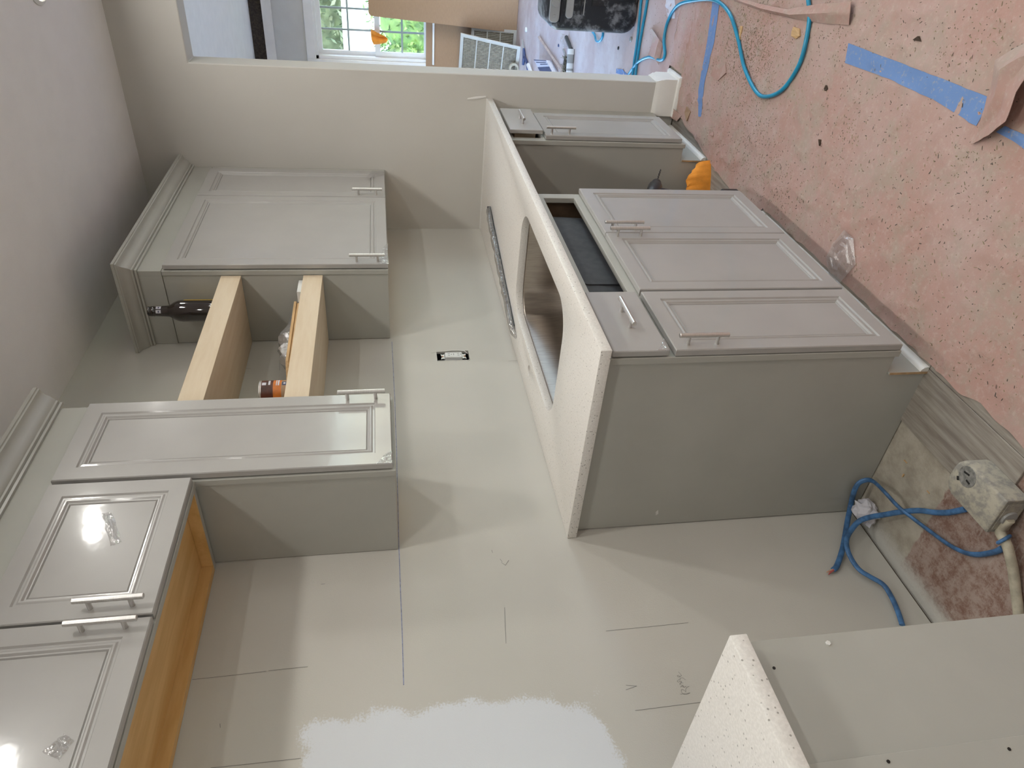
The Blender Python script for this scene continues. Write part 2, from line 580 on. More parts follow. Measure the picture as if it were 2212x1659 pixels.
# right wall with the wide cased opening (header at 2.209 m)
wr = MB().prism([(1.1, 0.0), (1.1, 2.66), (-4.0, 2.66), (-4.0, 0.0), (-3.3, 0.0), (-3.3, 2.209), (-0.752, 2.209), (-0.752, 0.0)], 'x', XR, XR + 0.12)
wright = struct(wr.build('wall_right', 'wall_paint', org=(0, 0, 0), bevel=0.003, smooth=False))
struct(MB().box(-2.3, -2.2, -4.0, 0.0, 0, ZCEIL).build('wall_left', 'white_paint', smooth=False))
wq = MB()
for a in ((-2.2, 3.2, 0, 2.66), (5.6, 6.9, 0, 2.66), (3.2, 5.6, 2.1, 2.66)):
    wq.box(a[0], a[1], -4.1, -4.0, a[2], a[3])
struct(wq.build('wall_rear', 'white_paint', smooth=False))
for dn, xa, xb, yd in (('added_door_1', 3.2, 5.6, -4.05), ('added_door_2', 2.6, 5.8, 1.05)):      # unseen sliding glass doors, added to bring more daylight into the far room
    do = bpy.data.objects.new(dn, None); C.objects.link(do); do.location = ((xa + xb) / 2, yd, 0); struct(do)
    xm = (xa + xb) / 2
    f_ = MB()
    for a in ((xa, xa + 0.06, 0, 2.1), (xb - 0.06, xb, 0, 2.1), (xm - 0.04, xm + 0.04, 0, 2.1), (xa, xb, 2.03, 2.1), (xa, xb, 0, 0.07)):
        f_.box(a[0], a[1], yd - 0.03, yd + 0.02, a[2], a[3])
    f_.build('frame', 'vinyl_white', do)
    for a, b in ((xa + 0.06, xm - 0.04), (xm + 0.04, xb - 0.06)):
        MB().box(a, b, yd - 0.008, yd - 0.002, 0.07, 2.03).build('pane', 'glass', do)
wq = MB()
for a in ((XR + 0.12, 2.6, 0, 2.66), (5.8, 6.9, 0, 2.66), (2.6, 5.8, 2.1, 2.66)):
    wq.box(a[0], a[1], 1.0, 1.1, a[2], a[3])
struct(wq.build('wall_far_left', 'far_paint', smooth=False))
struct(MB().box(-2.3, XR, -4.0, 0.1, ZCEIL, ZCEIL + 0.1).build('ceiling', 'ceiling_paint', smooth=False))
struct(MB().box(XR + 0.12, 6.9, -4.0, 1.1, 2.65, 2.75).build('ceiling_far', 'far_ceiling_paint', smooth=False))
WY0, WY1, WZ0, WZ1 = -1.62, 0.26, 0.86, 2.05
wf = MB()
for a in ((WY1, 1.0, 0, 2.65), (-4.0, WY0, 0, 2.65), (WY0, WY1, 0, WZ0), (WY0, WY1, WZ1, 2.65)):
    wf.box(XFAR, XFAR + 0.14, a[0], a[1], a[2], a[3])
struct(wf.build('wall_far', 'far_paint', smooth=False))
# trims of the far room
struct(MB().box(XFAR - 0.02, XFAR - 0.001, -4.0, 1.0, 2.525, 2.649).build('trim_2', 'brown_strip', smooth=False))
struct(MB().prism([(XFAR - 0.001, 2.438), (XFAR - 0.018, 2.438), (XFAR - 0.024, 2.452), (XFAR - 0.040, 2.480), (XFAR - 0.060, 2.502),
                   (XFAR - 0.066, 2.524), (XFAR - 0.001, 2.524)], 'y', -4.0, 1.0).build('trim_1', 'trim_white'))
# baseboard wrapped round the free end of the right wall
bb = [(0.0, -0.008), (0.0, 0.088), (0.004, 0.096), (0.004, 0.104), (0.009, 0.112), (0.013, 0.112), (0.013, -0.008)]


def base_run(name, path, material='trim_white'):
    """baseboard profile swept along a plan path of (x, y, outward nx, ny)"""
    prof = [(0.0, 0.0), (0.016, 0.0), (0.016, 0.082), (0.012, 0.092), (0.012, 0.100), (0.006, 0.112), (0.003, 0.122), (0.0, 0.122)]
    rs = [[(x + nx * d, y + ny * d, z - 0.004) for d, z in prof] for x, y, nx, ny in path]
    return struct(MB().rings(rs).build(name, material))


base_run('baseboard_right', [(XR, -0.60, -1, 0), (XR, -0.752, -1, -1), (XR + 0.12, -0.752, 1, -1), (XR + 0.12, 0.99, 1, 0)])
# shoe moulding of that baseboard
rs = []
for x, y, nx, ny in [(XR - 0.016, -0.60, -1, 0), (XR - 0.016, -0.768, -1, -1), (XR + 0.136, -0.768, 1, -1), (XR + 0.136, -0.40, 1, 0)]:
    rs.append([(x, y, 0.0), (x + nx * 0.016, y + ny * 0.016, 0.0), (x + nx * 0.015, y + ny * 0.015, 0.009), (x + nx * 0.010, y + ny * 0.010, 0.016), (x, y, 0.019)])
struct(MB().rings(rs).build('trim_3', 'trim_white'))

# far window: two double-hung units side by side
win = bpy.data.objects.new('window_1', None); C.objects.link(win); win.location = (XFAR, -0.68, WZ0); struct(win)
MB().box(XFAR - 0.018, XFAR, WY1 - 0.005, WY1 + 0.09, WZ0 - 0.08, WZ1 + 0.085).build('casing', 'vinyl_white', win, bevel=0.004)
MB().box(XFAR - 0.018, XFAR, WY0 - 0.09, WY0 + 0.005, WZ0 - 0.08, WZ1 + 0.085).build('casing', 'vinyl_white', win, bevel=0.004)
MB().box(XFAR - 0.020, XFAR, WY0, WY1, WZ1 - 0.005, WZ1 + 0.085).build('casing', 'vinyl_white', win, bevel=0.004)
MB().box(XFAR - 0.055, XFAR + 0.02, WY0, WY1, WZ0 - 0.02, WZ0).build('sill', 'vinyl_white', win, bevel=0.004)
fr = MB()
fr.box(XFAR, XFAR + 0.12, WY1 - 0.035, WY1, WZ0, WZ1).box(XFAR, XFAR + 0.12, WY0, WY0 + 0.035, WZ0, WZ1)
fr.box(XFAR, XFAR + 0.12, WY0, WY1, WZ0, WZ0 + 0.03).box(XFAR, XFAR + 0.12, WY0, WY1, WZ1 - 0.03, WZ1)
fr.box(XFAR, XFAR + 0.12, -0.715, -0.645, WZ0, WZ1)
fr.build('frame', 'vinyl_white', win)
for ya, yb in ((-0.645, WY1 - 0.035), (WY0 + 0.035, -0.715)):
    for za, zb, xx, w in ((1.405, WZ1 - 0.03, XFAR + 0.075, 0.042), (WZ0 + 0.03, 1.445, XFAR + 0.035, 0.052)):
        s = MB()
        s.box(xx, xx + 0.03, ya, ya + w, za, zb).box(xx, xx + 0.03, yb - w, yb, za, zb)
        s.box(xx, xx + 0.03, ya + w, yb - w, za, za + w).box(xx, xx + 0.03, ya + w, yb - w, zb - w, zb)
        so = s.build('sash', 'vinyl_white', win)
        g0, g1, h0, h1 = ya + w, yb - w, za + w, zb - w
        nc = 4
        for i in range(1, nc):
            yy = g1 + (g0 - g1) * i / nc
            MB().box(xx + 0.010, xx + 0.022, yy - 0.009, yy + 0.009, h0, h1).build('muntin', 'grille_bar', so)
        zz = (h0 + h1) / 2
        MB().box(xx + 0.009, xx + 0.023, g0, g1, zz - 0.009, zz + 0.009).build('muntin', 'grille_bar', so)
        MB().box(xx + 0.014, xx + 0.018, g0, g1, h0, h1).build('pane', 'glass', so)

# ------------------------------------------------------------------ outdoors
gr = MB().box(6.9, 40, -25, 25, -0.5, -0.3).build('lawn', 'grass', smooth=False)
tag(gr, 'sunlit green lawn outside the far window', 'lawn', kind='structure')
tag(MB().box(15.6, 15.9, -9, 9, -0.3, 2.05).box(15.5, 16.0, -9, 9, 2.05, 2.15).build('garden_wall', 'outside_white'),
    'white garden wall seen through the upper sash of the far window', 'wall')


def foliage(name, material, boxes, n, size, label, cat, stem=None):
    t_ = thing(name, label, cat, (boxes[0][0], boxes[0][1], -0.3))
    mb = MB()
    rnd = random.Random(hash(name) % 1000 if False else len(name) * 13 + n)
    for k in range(n):
        cx, cy, cz, rx, ry, rz = boxes[k % len(boxes)]
        while True:
            q = Vector((rnd.uniform(-1, 1), rnd.uniform(-1, 1), rnd.uniform(-1, 1)))
            if 0.45 < q.length < 1: break
        pnt = Vector((cx + q.x * rx, cy + q.y * ry, cz + q.z * rz))
        a = Vector((rnd.gauss(0, 1), rnd.gauss(0, 1), rnd.gauss(0, 1))).normalized()
        b = a.orthogonal().normalized()
        s = size * rnd.uniform(0.6, 1.3)
        mb.add([pnt - a * s, pnt + b * s * 0.45, pnt + a * s, pnt - b * s * 0.45], [(0, 1, 2, 3)])
    mb.build('foliage', material, t_, smooth=False)['kind'] = 'stuff'
    for cx, cy, cz, rx, ry, rz in boxes:
        rs_ = []
        for i in range(1, 10):
            a = math.pi * i / 10
            rs_.append([(cx + 0.8 * rx * math.sin(a) * math.cos(2 * math.pi * k / 14), cy + 0.85 * ry * math.sin(a) * math.sin(2 * math.pi * k / 14), cz - 0.85 * rz * math.cos(a)) for k in range(14)])
        MB().rings(rs_).build('inner_foliage', material, t_)
    for b in (stem or boxes):
        sb = MB().tube([(b[0], b[1], -0.35), (b[0] + 0.05, b[1], b[2] * 0.5), (b[0], b[1] + 0.05, b[2])], [0.06, 0.05, 0.03], 7)
        sb.build('stem', 'bark', t_)


foliage('hedge', 'leaf_a', [(9.3, y, 0.45, 0.60, 0.80, 1.15) for y in (-3.0, -2.2, -1.4, -0.6, 0.2, 1.0, 1.8)], 26000, 0.040,
        'clipped bright green hedge right outside the lower window sash', 'hedge')
foliage('tree', 'leaf_b', [(19, -1.2, 3.6, 2.2, 2.6, 2.6), (19.5, 2.6, 3.9, 2.2, 2.6, 2.9), (19.2, -5.0, 3.6, 2.2, 2.6, 2.6)], 24000, 0.11,
        'pale leafy tree behind the white garden wall', 'tree', [(19, 0.5, 4, 0, 0, 0)])

# ================================================================== CABINETS
def ring(x0, x1, z0, z1, o, y):
    return [(x0 + o, y, z0 + o), (x1 - o, y, z0 + o), (x1 - o, y, z1 - o), (x0 + o, y, z1 - o)]


def panel_door(name, x0, x1, z0, z1, yf, parent, stile=0.043, material='cab_film'):
    yb = yf + 0.0170
    prof = [(0.0, yb), (0.0, yf + 0.0025), (0.0018, yf), (stile - 0.003, yf), (stile, yf + 0.004), (stile + 0.004, yf + 0.0042), (stile + 0.0075, yf + 0.0018),
            (stile + 0.011, yf + 0.0022), (stile + 0.0145, yf + 0.0062), (stile + 0.017, yf + 0.0066), (stile + 0.019, yf + 0.0098), (stile + 0.021, yf + 0.0075)]
    return MB().rings([ring(x0, x1, z0, z1, o, y) for o, y in prof]).build(name, material, parent, ang=14)


def slab_front(name, x0, x1, z0, z1, yf, parent):
    return MB().box(x0, x1, yf, yf + 0.0170, z0, z1).build(name, 'cab_film', parent, bevel=0.002)


def handle(parent, x, z, yf, vertical=True, L=0.128, sp=0.076, yb=0.026):
    y = yf - yb
    m_ = MB()
    d = Vector((0, 0, 1)) if vertical else Vector((1, 0, 0))
    c = Vector((x, y, z))
    e = 0.0008
    a, b = c - d * L / 2, c + d * L / 2
    m_.tube([a, a + d * e, b - d * e, b], [0.0052, 0.006, 0.006, 0.0052], 14)
    for s in (-1, 1):
        q = c + d * (s * sp / 2)
        m_.tube([q, Vector((q.x, yf + 0.001, q.z))], 0.0048, 12)
    return m_.build('handle', 'steel', parent)


def film_patch(parent, pts, yf, name='film_wrinkle', seed=0, amp=0.006, n=9):
    """a lifted, crinkled piece of the protective film; pts = 4 corners (x, z)"""
    rnd = random.Random(seed)
    g = []
    (ax, az), (bx, bz), (cx, cz), (dx_, dz_) = pts
    for i in range(n):
        row = []
        for j in range(n):
            s, t_ = i / (n - 1), j / (n - 1)
            x = (1 - s) * ((1 - t_) * ax + t_ * bx) + s * ((1 - t_) * dx_ + t_ * cx)
            z = (1 - s) * ((1 - t_) * az + t_ * bz) + s * ((1 - t_) * dz_ + t_ * cz)
            h = 0.0012 + amp * rnd.random() * (4 * s * (1 - s)) ** 0.5 * (4 * t_ * (1 - t_)) ** 0.5
            row.append((x + rnd.gauss(0, 0.001), yf - h, z + rnd.gauss(0, 0.001)))
        g.append(row)
    vs = [q for r_ in g for q in r_]
    fs = [(i * n + j, i * n + j + 1, (i + 1) * n + j + 1, (i + 1) * n + j) for i in range(n - 1) for j in range(n - 1)]
    return MB().add(vs, fs).build(name, 'clear_film', parent, ang=20)


def frame_rect(m_, x0, x1, z0, z1, ops, y0, y1):
    """face frame: a rectangle minus openings stacked in a column list [(xa, xb, za, zb)...] built from bars"""
    xs = sorted({x0, x1} | {o[0] for o in ops} | {o[1] for o in ops})
    zs = sorted({z0, z1} | {o[2] for o in ops} | {o[3] for o in ops})
    cells = [[not any(o[0] <= (xs[i] + xs[i + 1]) / 2 <= o[1] and o[2] <= (zs[j] + zs[j + 1]) / 2 <= o[3] for o in ops)
              for j in range(len(zs) - 1)] for i in range(len(xs) - 1)]
    idx = {}
    vs, fs = [], []

    def V(i, j, y):
        k = (i, j, y)
        if k not in idx:
            idx[k] = len(vs); vs.append((xs[i], y, zs[j]))
        return idx[k]
    nx_, nz_ = len(xs) - 1, len(zs) - 1
    for i in range(nx_):
        for j in range(nz_):
            if not cells[i][j]: continue
            fs.append((V(i, j, y0), V(i + 1, j, y0), V(i + 1, j + 1, y0), V(i, j + 1, y0)))
            fs.append((V(i, j + 1, y1), V(i + 1, j + 1, y1), V(i + 1, j, y1), V(i, j, y1)))
            for di, dj, a, b in ((-1, 0, (i, j), (i, j + 1)), (1, 0, (i + 1, j), (i + 1, j + 1)), (0, -1, (i, j), (i + 1, j)), (0, 1, (i, j + 1), (i + 1, j + 1))):
                ii, jj = i + di, j + dj
                if not (0 <= ii < nx_ and 0 <= jj < nz_) or not cells[ii][jj]:
                    fs.append((V(*a, y0), V(*b, y0), V(*b, y1), V(*a, y1)))
    return m_.add(vs, fs)


ZTK = 0.108          # toe-kick height
ZB = ZC - TH         # top of the base cabinets
YTK = -0.535


def side_panel(m_, xa, xb):
    m_.prism([(-0.004, -0.006), (-0.004, ZB - 0.001), (YF + 0.019, ZB - 0.001), (YF + 0.019, ZTK + 0.005), (YTK, ZTK + 0.005), (YTK, -0.006)], 'x', xa, xb)


def base_cabinet(name, x0, x1, label, ops, sides='lr', toe=True, thin=False):
    t_ = thing(name, label, 'cabinet', ((x0 + x1) / 2, -0.30, 0))
    for s, k in (('l', x0), ('r', x1)):
        if s in sides:
            m_ = MB()
            if thin: side_panel(m_, *((k + 0.001, k + 0.006) if s == 'l' else (k - 0.0030, k - 0.0005)))
            elif s == 'l': side_panel(m_, k + 0.007, k + 0.021)
            else: side_panel(m_, k - 0.021, k - 0.005)
            m_.build('side_panel', 'dark_interior' if thin else 'cab', t_, bevel=0.0 if thin else 0.0012)
    MB().box(x0 + 0.0215, x1 - 0.0215, -0.012, -0.004, 0.12, ZB - 0.01).build('back_panel', 'dark_interior', t_)
    MB().box(x0 + 0.0215, x1 - 0.0215, YF + 0.0195, -0.0125, ZTK + 0.004, ZTK + 0.016).build('bottom_panel', 'dark_interior', t_)
    m_ = MB()
    frame_rect(m_, x0, x1, ZTK, ZB - 0.001, ops, YF, YF + 0.0185)
    m_.build('face_frame', 'cab', t_, bevel=0.0012)
    if toe:
        MB().box(x0 + 0.001, x1 - 0.001, YTK - 0.007, YTK - 0.001, -0.001, ZTK + 0.004).build('toe_board', 'cab', t_)
        q = [(YTK - 0.0075, 0.0), (YTK - 0.0075, 0.022), (YTK - 0.014, 0.0195), (YTK - 0.0195, 0.013), (YTK - 0.0215, 0.006), (YTK - 0.0215, 0.0)]
        MB().prism(q, 'x', x0 + 0.001, x1 - 0.001).build('shoe_moulding', 'trim_white', t_)
        MB().box(x0 - 0.0004, x0 + 0.0008, YTK - 0.0074, YTK - 0.0008, 0.0, ZTK + 0.003).build('raw_end', 'raw_edge', t_)
    return t_


# --- narrow drawer base next to the range gap
XA0, XA1, XS1 = 0.020, 0.3175, 1.040
ca = base_cabinet('base_cabinet', XA0, XA1, 'grey base cabinet with one drawer over one door, beside the range gap',
                  [(XA0 + 0.036, XA1 - 0.02, 0.745, 0.862), (XA0 + 0.036, XA1 - 0.02, ZTK + 0.03, 0.715)])
d = slab_front('drawer', 0.022, 0.3075, 0.741, 0.884, YD, ca)
handle(d, 0.166, 0.812, YD, False)
film_patch(d, [(0.0215, 0.7405), (0.075, 0.7405), (0.05, 0.752), (0.0215, 0.775)], YD, 'film_corner', 3, 0.004)
d = panel_door('door', 0.022, 0.3085, 0.112, 0.725, YD, ca)
handle(d, 0.046, 0.650, YD)

# --- sink base, false front missing
cs = base_cabinet('sink_cabinet', XA1 + 0.0005, XS1, 'wide grey sink cabinet with two doors and an open slot under the counter',
                  [(0.343, 1.003, 0.750, 0.860), (0.343, 1.003, ZTK + 0.03, 0.715)], thin=True)
d = panel_door('door', 0.3190, 0.6795, 0.112, 0.725, YD, cs)
handle(d, 0.657, 0.656, YD)
d = panel_door('door', 0.6835, 1.0455, 0.112, 0.725, YD, cs)
handle(d, 0.703, 0.661, YD)

# --- narrow base by the right wall (dishwasher gap between)
XN0 = 1.617
cn = base_cabinet('base_cabinet', XN0, XR - 0.001, 'narrow grey base cabinet with drawer and door, tucked against the end wall',
                  [(XN0 + 0.036, 1.96, 0.745, 0.862), (XN0 + 0.036, 1.96, ZTK + 0.03, 0.715)])
d = slab_front('drawer', 1.655, 1.958, 0.738, 0.880, YD - 0.012, cn)
MB().box(1.70, 1.90, YD + 0.009, YD + 0.10, 0.76, 0.85).build('drawer_box', 'birch', d)
handle(d, 1.775, 0.812, YD - 0.012, False)
d = panel_door('door', 1.627, 1.945, 0.125, 0.729, YD, cn)
handle(d, 1.650, 0.663, YD)

# --- cabinet left of the range, only its front corner in view
cl = base_cabinet('base_cabinet', -1.75, -0.745, 'grey base cabinet left of the range gap, cut off by the picture edge',
                  [(-1.70, -1.0, ZTK + 0.03, 0.86)], toe=True)
MB().box(-0.932, -0.7455, YF - 0.004, YF - 0.0002, ZTK + 0.002, ZB - 0.002).build('filler_panel', 'cab', cl, bevel=0.001)
MB().box(-1.75, -0.9335, YF - 0.012, YF - 0.0002, ZTK + 0.002, ZB - 0.002).build('filler_stile', 'cab', cl, bevel=0.001)
for px, py, yy in ((1672, 1443, YF - 0.0045), (1919, 1645, YF - 0.0125), (2180, 1618, YF - 0.0125)):
    q = U(px, py, 'y', yy)
    MB().tube([(q.x, yy + 0.001, q.z), (q.x, yy - 0.0006, q.z)], 0.0024, 10).build('screw_hole', 'black', cl)
for px, py, yy, par in ((1789, 1389, YF - 0.005, cl),):
    q = U(px, py, 'y', yy)
    MB().tube([(q.x, yy + 0.001, q.z), (q.x, yy - 0.001, q.z)], 0.004, 6).build('paint_chip', 'spackle', par)
q = U(1420, 1108, 'x', XA0 + 0.0065)
MB().add([(q.x, q.y - 0.012, q.z), (q.x, q.y - 0.004, q.z + 0.006), (q.x, q.y + 0.010, q.z + 0.003), (q.x, q.y + 0.004, q.z - 0.004),
          (q.x + 0.0012, q.y - 0.012, q.z), (q.x + 0.0012, q.y + 0.010, q.z)], [(0, 1, 2, 3), (0, 4, 1), (2, 5, 3)]).build('chipped_spot', 'spackle', ca)


# --- countertops
def counter(name, x0, x1, holes, label):
    t_ = bmesh.new()
    loops = [[(x0, 0 - 0.0015, ZC), (x0, -DC, ZC), (x1, -DC, ZC), (x1, 0 - 0.0015, ZC)]] + holes
    es = []
    for lp in loops:
        vs = [t_.verts.new(q) for q in lp]
        es += [t_.edges.new((vs[i], vs[(i + 1) % len(vs)])) for i in range(len(vs))]
    bmesh.ops.triangle_fill(t_, edges=es, use_beauty=True)
    fs = t_.faces[:]
    r_ = bmesh.ops.extrude_face_region(t_, geom=fs)
    for v_ in [g for g in r_['geom'] if isinstance(g, bmesh.types.BMVert)]:
        v_.co.z -= TH
    bmesh.ops.recalc_face_normals(t_, faces=t_.faces)
    es = [e for e in t_.edges if len(e.link_faces) == 2 and e.calc_face_angle(0) > 1.2]
    bmesh.ops.bevel(t_, geom=es, offset=0.002, segments=2, profile=0.5, affect='EDGES', clamp_overlap=True)
    org = Vector(((x0 + x1) / 2, -DC / 2, ZB))
    for v_ in t_.verts: v_.co -= org
    me = bpy.data.meshes.new(name)
    for f in t_.faces: f.smooth = True
    t_.to_mesh(me); t_.free()
    me.set_sharp_from_angle(angle=math.radians(30))
    me.materials.append(MATS['quartz'])
    o = bpy.data.objects.new(name, me); C.objects.link(o); o.location = org
    return tag(o, label, 'countertop')


SX0, SX1, SY0, SY1 = 0.328, 1.036, -0.562, -0.156
hole = [tuple(q) for q in rrect(SX0, SX1, SY0, SY1, 0.098, ZC, 10)]
fh = [(0.684 + 0.0175 * math.cos(2 * math.pi * k / 20), -0.104 + 0.0175 * math.sin(2 * math.pi * k / 20), ZC) for k in range(20)]
counter('countertop', 0.0, XR - 0.001, [hole, fh], 'long speckled off-white quartz countertop with a sink cut-out')
counter('countertop', -1.78, -0.753, [], 'speckled off-white quartz countertop left of the range gap')
# caulk smear on the end wall over the counter corner
q = U(1010, 214, 'x', XR - 0.002); q2 = U(1050, 209, 'x', XR - 0.002)
MB().tube([(XR - 0.001, q.y, q.z), (XR - 0.002, (q.y + q2.y) / 2, (q.z + q2.z) / 2 + 0.003), (XR - 0.001, q2.y, q2.z)], [0.004, 0.0065, 0.004], 8, flat=0.25, nrm=(1, 0, 0)).build('caulk_smear', 'spackle', wright)
MB().box(XR - 0.005, XR - 0.0005, -DC, -0.002, ZC, ZC + 0.003).build('caulk_bead', 'spackle', wright)

# --- sink bowl under the counter
sk = thing('sink', 'brushed stainless undermount sink bowl set below the countertop', 'sink', (0.68, -0.36, 0.69))
zr = ZB - 0.0006
lev = [(-0.022, zr - 0.003, 0.115), (-0.022, zr, 0.115), (-0.002, zr, 0.10), (0.001, zr - 0.004, 0.10), (0.004, zr - 0.10, 0.098), (0.010, zr - 0.160, 0.094), (0.022, zr - 0.190, 0.085), (0.05, zr - 0.203, 0.07), (0.12, zr - 0.207, 0.04)]
MB().rings([rrect(SX0 + o, SX1 - o, SY0 + o, SY1 - o, max(r_, 0.012), z, 8) for o, z, r_ in lev], cap0=False).build('bowl', 'sink_steel', sk, ang=40)
lev2 = [(-0.0008, zr - 0.005, 0.098), (0.0, zr - 0.06, 0.098), (0.001, zr - 0.10, 0.097), (0.004, zr - 0.17, 0.095), (0.02, zr - 0.20, 0.085), (0.05, zr - 0.214, 0.07), (0.12, zr - 0.216, 0.05)]
MB().rings([rrect(SX0 + o, SX1 - o, SY0 + o, SY1 - o, r_, z, 8) for o, z, r_ in lev2], cap0=False).build('undercoat_shell', 'undercoat', sk, ang=40)
pad = rrect(0.47, 0.90, 0.60, 0.835, 0.012, 0, 4)
MB().rings([[(q[0], SY0 + 0.004, q[1]) for q in pad], [(q[0], SY0 - 0.0035, q[1]) for q in pad]]).build('sound_pad', 'undercoat', sk)
MB().lathe([(0.057, zr - 0.2065), (0.052, zr - 0.2045), (0.040, zr - 0.210), (0.0, zr - 0.212)], 0.68, -0.36, 24, True, False).build('drain', 'steel', sk)

# --- plastic-wrapped strip lying on the counter
wt = thing('wrapped_trim', 'thin dark metal strip wrapped in clear plastic lying at the back of the counter', 'strip', (1.45, -0.13, ZC))
a, b = U(1054, 450, 'z', ZC + 0.012), U(1107, 716, 'z', ZC + 0.012)
dd = (b - a)
nn = Vector((-dd.y, dd.x, 0)).normalized()
m_ = MB()
m_.rings([[q + nn * 0.011 + Vector((0, 0, -0.011)), q - nn * 0.011 + Vector((0, 0, -0.011)), q - nn * 0.011 + Vector((0, 0, -0.002)), q - nn * 0.004 + Vector((0, 0, 0.004)), q + nn * 0.011 + Vector((0, 0, 0.005))]
          for q in (a, a + dd * 0.5, a + dd * 0.97)])
m_.build('metal_strip', 'black_plastic', wt)
rnd = random.Random(5)
rs = []
for k in range(30):
    s = -0.01 + 1.05 * k / 29
    q = a + dd * s
    w = 0.0175 + 0.003 * math.sin(k * 0.9) + rnd.uniform(-0.0015, 0.0015)
    h = 0.0105 + 0.003 * rnd.random()
    if k in (0, 29): w, h = 0.008, 0.003
    if k == 28: w = 0.015
    rs.append([q + nn * (w * math.cos(an)) + Vector((0, 0, h * math.sin(an) + (-0.0115 + h if True else 0))) for an in [2 * math.pi * j / 10 + 0.2 * rnd.random() for j in range(10)]])
for r_ in rs:
    mz = min(q.z for q in r_)
    for q in r_: q.z += ZC + 0.0006 - mz
MB().rings(rs).build('plastic_wrap', 'bag_film', wt, ang=25)

# ================================================================== WALL CABINETS
def wall_cabinet(name, x0, x1, z0, z1, label, ops, back=True, sides='lr', under='cab'):
    t_ = thing(name, label, 'cabinet', ((x0 + x1) / 2, -0.15, z0))
    if 'l' in sides: MB().box(x0 + 0.004, x0 + 0.020, YFU + 0.0195, -0.002, z0 + 0.001, z1).build('side_panel', 'cab', t_, bevel=0.001)
    if 'r' in sides: MB().box(x1 - 0.020, x1 - 0.004, YFU + 0.0195, -0.002, z0 + 0.001, z1).build('side_panel', 'cab', t_, bevel=0.001)
    MB().box(x0 + 0.0205, x1 - 0.0205, YFU + 0.0195, -0.012, z1 - 0.016, z1 - 0.001).build('top_panel', 'maple', t_)
    m_ = MB(); frame_rect(m_, x0, x1, z0, z1, ops, YFU, YFU + 0.0185); m_.build('face_frame', 'cab', t_, bevel=0.0012)
    return t_


YFU = -DU
ZT = 2.184
# tall single-door
XT1 = 0.302
ct = wall_cabinet('wall_cabinet', 0.0, XT1, ZU, ZT, 'tall narrow grey wall cabinet with a single panelled door', [(0.036, XT1 - 0.036, ZU + 0.036, ZT - 0.036)])
MB().box(0.0205, XT1 - 0.0205, YFU + 0.0195, -0.003, ZU + 0.012, ZU + 0.028).build('bottom_panel', 'maple', ct)
d = panel_door('door', 0.004, 0.2905, 1.409, 2.185, YUD, ct, 0.044)
handle(d, 0.268, 1.487, YUD)
film_patch(d, [(0.004, 1.4085), (0.050, 1.4085), (0.040, 1.425), (0.004, 1.45)], YUD, 'film_corner', 8, 0.003)
# over-range, two doors
XO0 = -0.776
ZO = 1.875
co = wall_cabinet('wall_cabinet', XO0, -0.0005, ZO, ZT, 'short two-door grey wall cabinet above the range space with bare maple underside', [(XO0 + 0.036, -0.0365, ZO + 0.036, ZT - 0.036)], sides='lr')
MB().box(XO0 + 0.0205, -0.021, YFU + 0.0195, -0.024, ZO + 0.030, ZO + 0.042).build('bottom_panel', 'maple', co)
MB().box(XO0 + 0.0205, -0.021, -0.0235, -0.002, ZO + 0.001, ZO + 0.042).build('back_rail', 'maple', co)
MB().box(-0.0262, -0.0210, YFU + 0.0195, -0.0242, ZO + 0.001, ZO + 0.0295).build('end_cleat', 'maple', co)
d = panel_door('door', -0.385, -0.008, 1.877, 2.185, YUD, co, 0.044)
handle(d, -0.362, 1.957, YUD)
q = [U(px, py, 'y', YUD) for px, py in ((217, 1105), (240, 1100), (262, 1165), (238, 1175))]
film_patch(d, [(w.x, w.z) for w in q], YUD + 0.008, 'film_wrinkle', 2, 0.006)
d = panel_door('door', -0.768, -0.391, 1.877, 2.185, YUD, co, 0.044)
handle(d, -0.412, 1.957, YUD)
q = [U(px, py, 'y', YUD) for px, py in ((88, 1620), (135, 1580), (158, 1595), (125, 1640))]
film_patch(d, [(w.x, w.z) for w in q], YUD + 0.008, 'film_wrinkle', 4, 0.008)
# pair by the right wall
XP0 = 1.063
cp = wall_cabinet('wall_cabinet', XP0, XR - 0.001, ZU, ZT, 'grey wall cabinet with one wide and one narrow door in the corner', [(XP0 + 0.036, XR - 0.08, ZU + 0.036, ZT - 0.036)])
MB().box(XP0 + 0.0205, XR - 0.022, YFU + 0.0195, -0.003, ZU + 0.012, ZU + 0.028).build('bottom_panel', 'maple', cp)
d = panel_door('door', 1.068, 1.690, 1.402, 2.178, YUD, cp, 0.044)
handle(d, 1.087, 1.476, YUD)
film_patch(d, [(1.066, 1.3985), (1.24, 1.3990), (1.20, 1.418), (1.066, 1.435)], YUD, 'film_corner', 6, 0.004)
d = panel_door('door', 1.697, 2.008, 1.402, 2.178, YUD, cp, 0.044)
handle(d, 1.716, 1.479, YUD)
film_patch(d, [(1.95, 1.402), (2.006, 1.402), (2.006, 1.46), (1.90, 1.49)], YUD, 'film_corner', 9, 0.004)

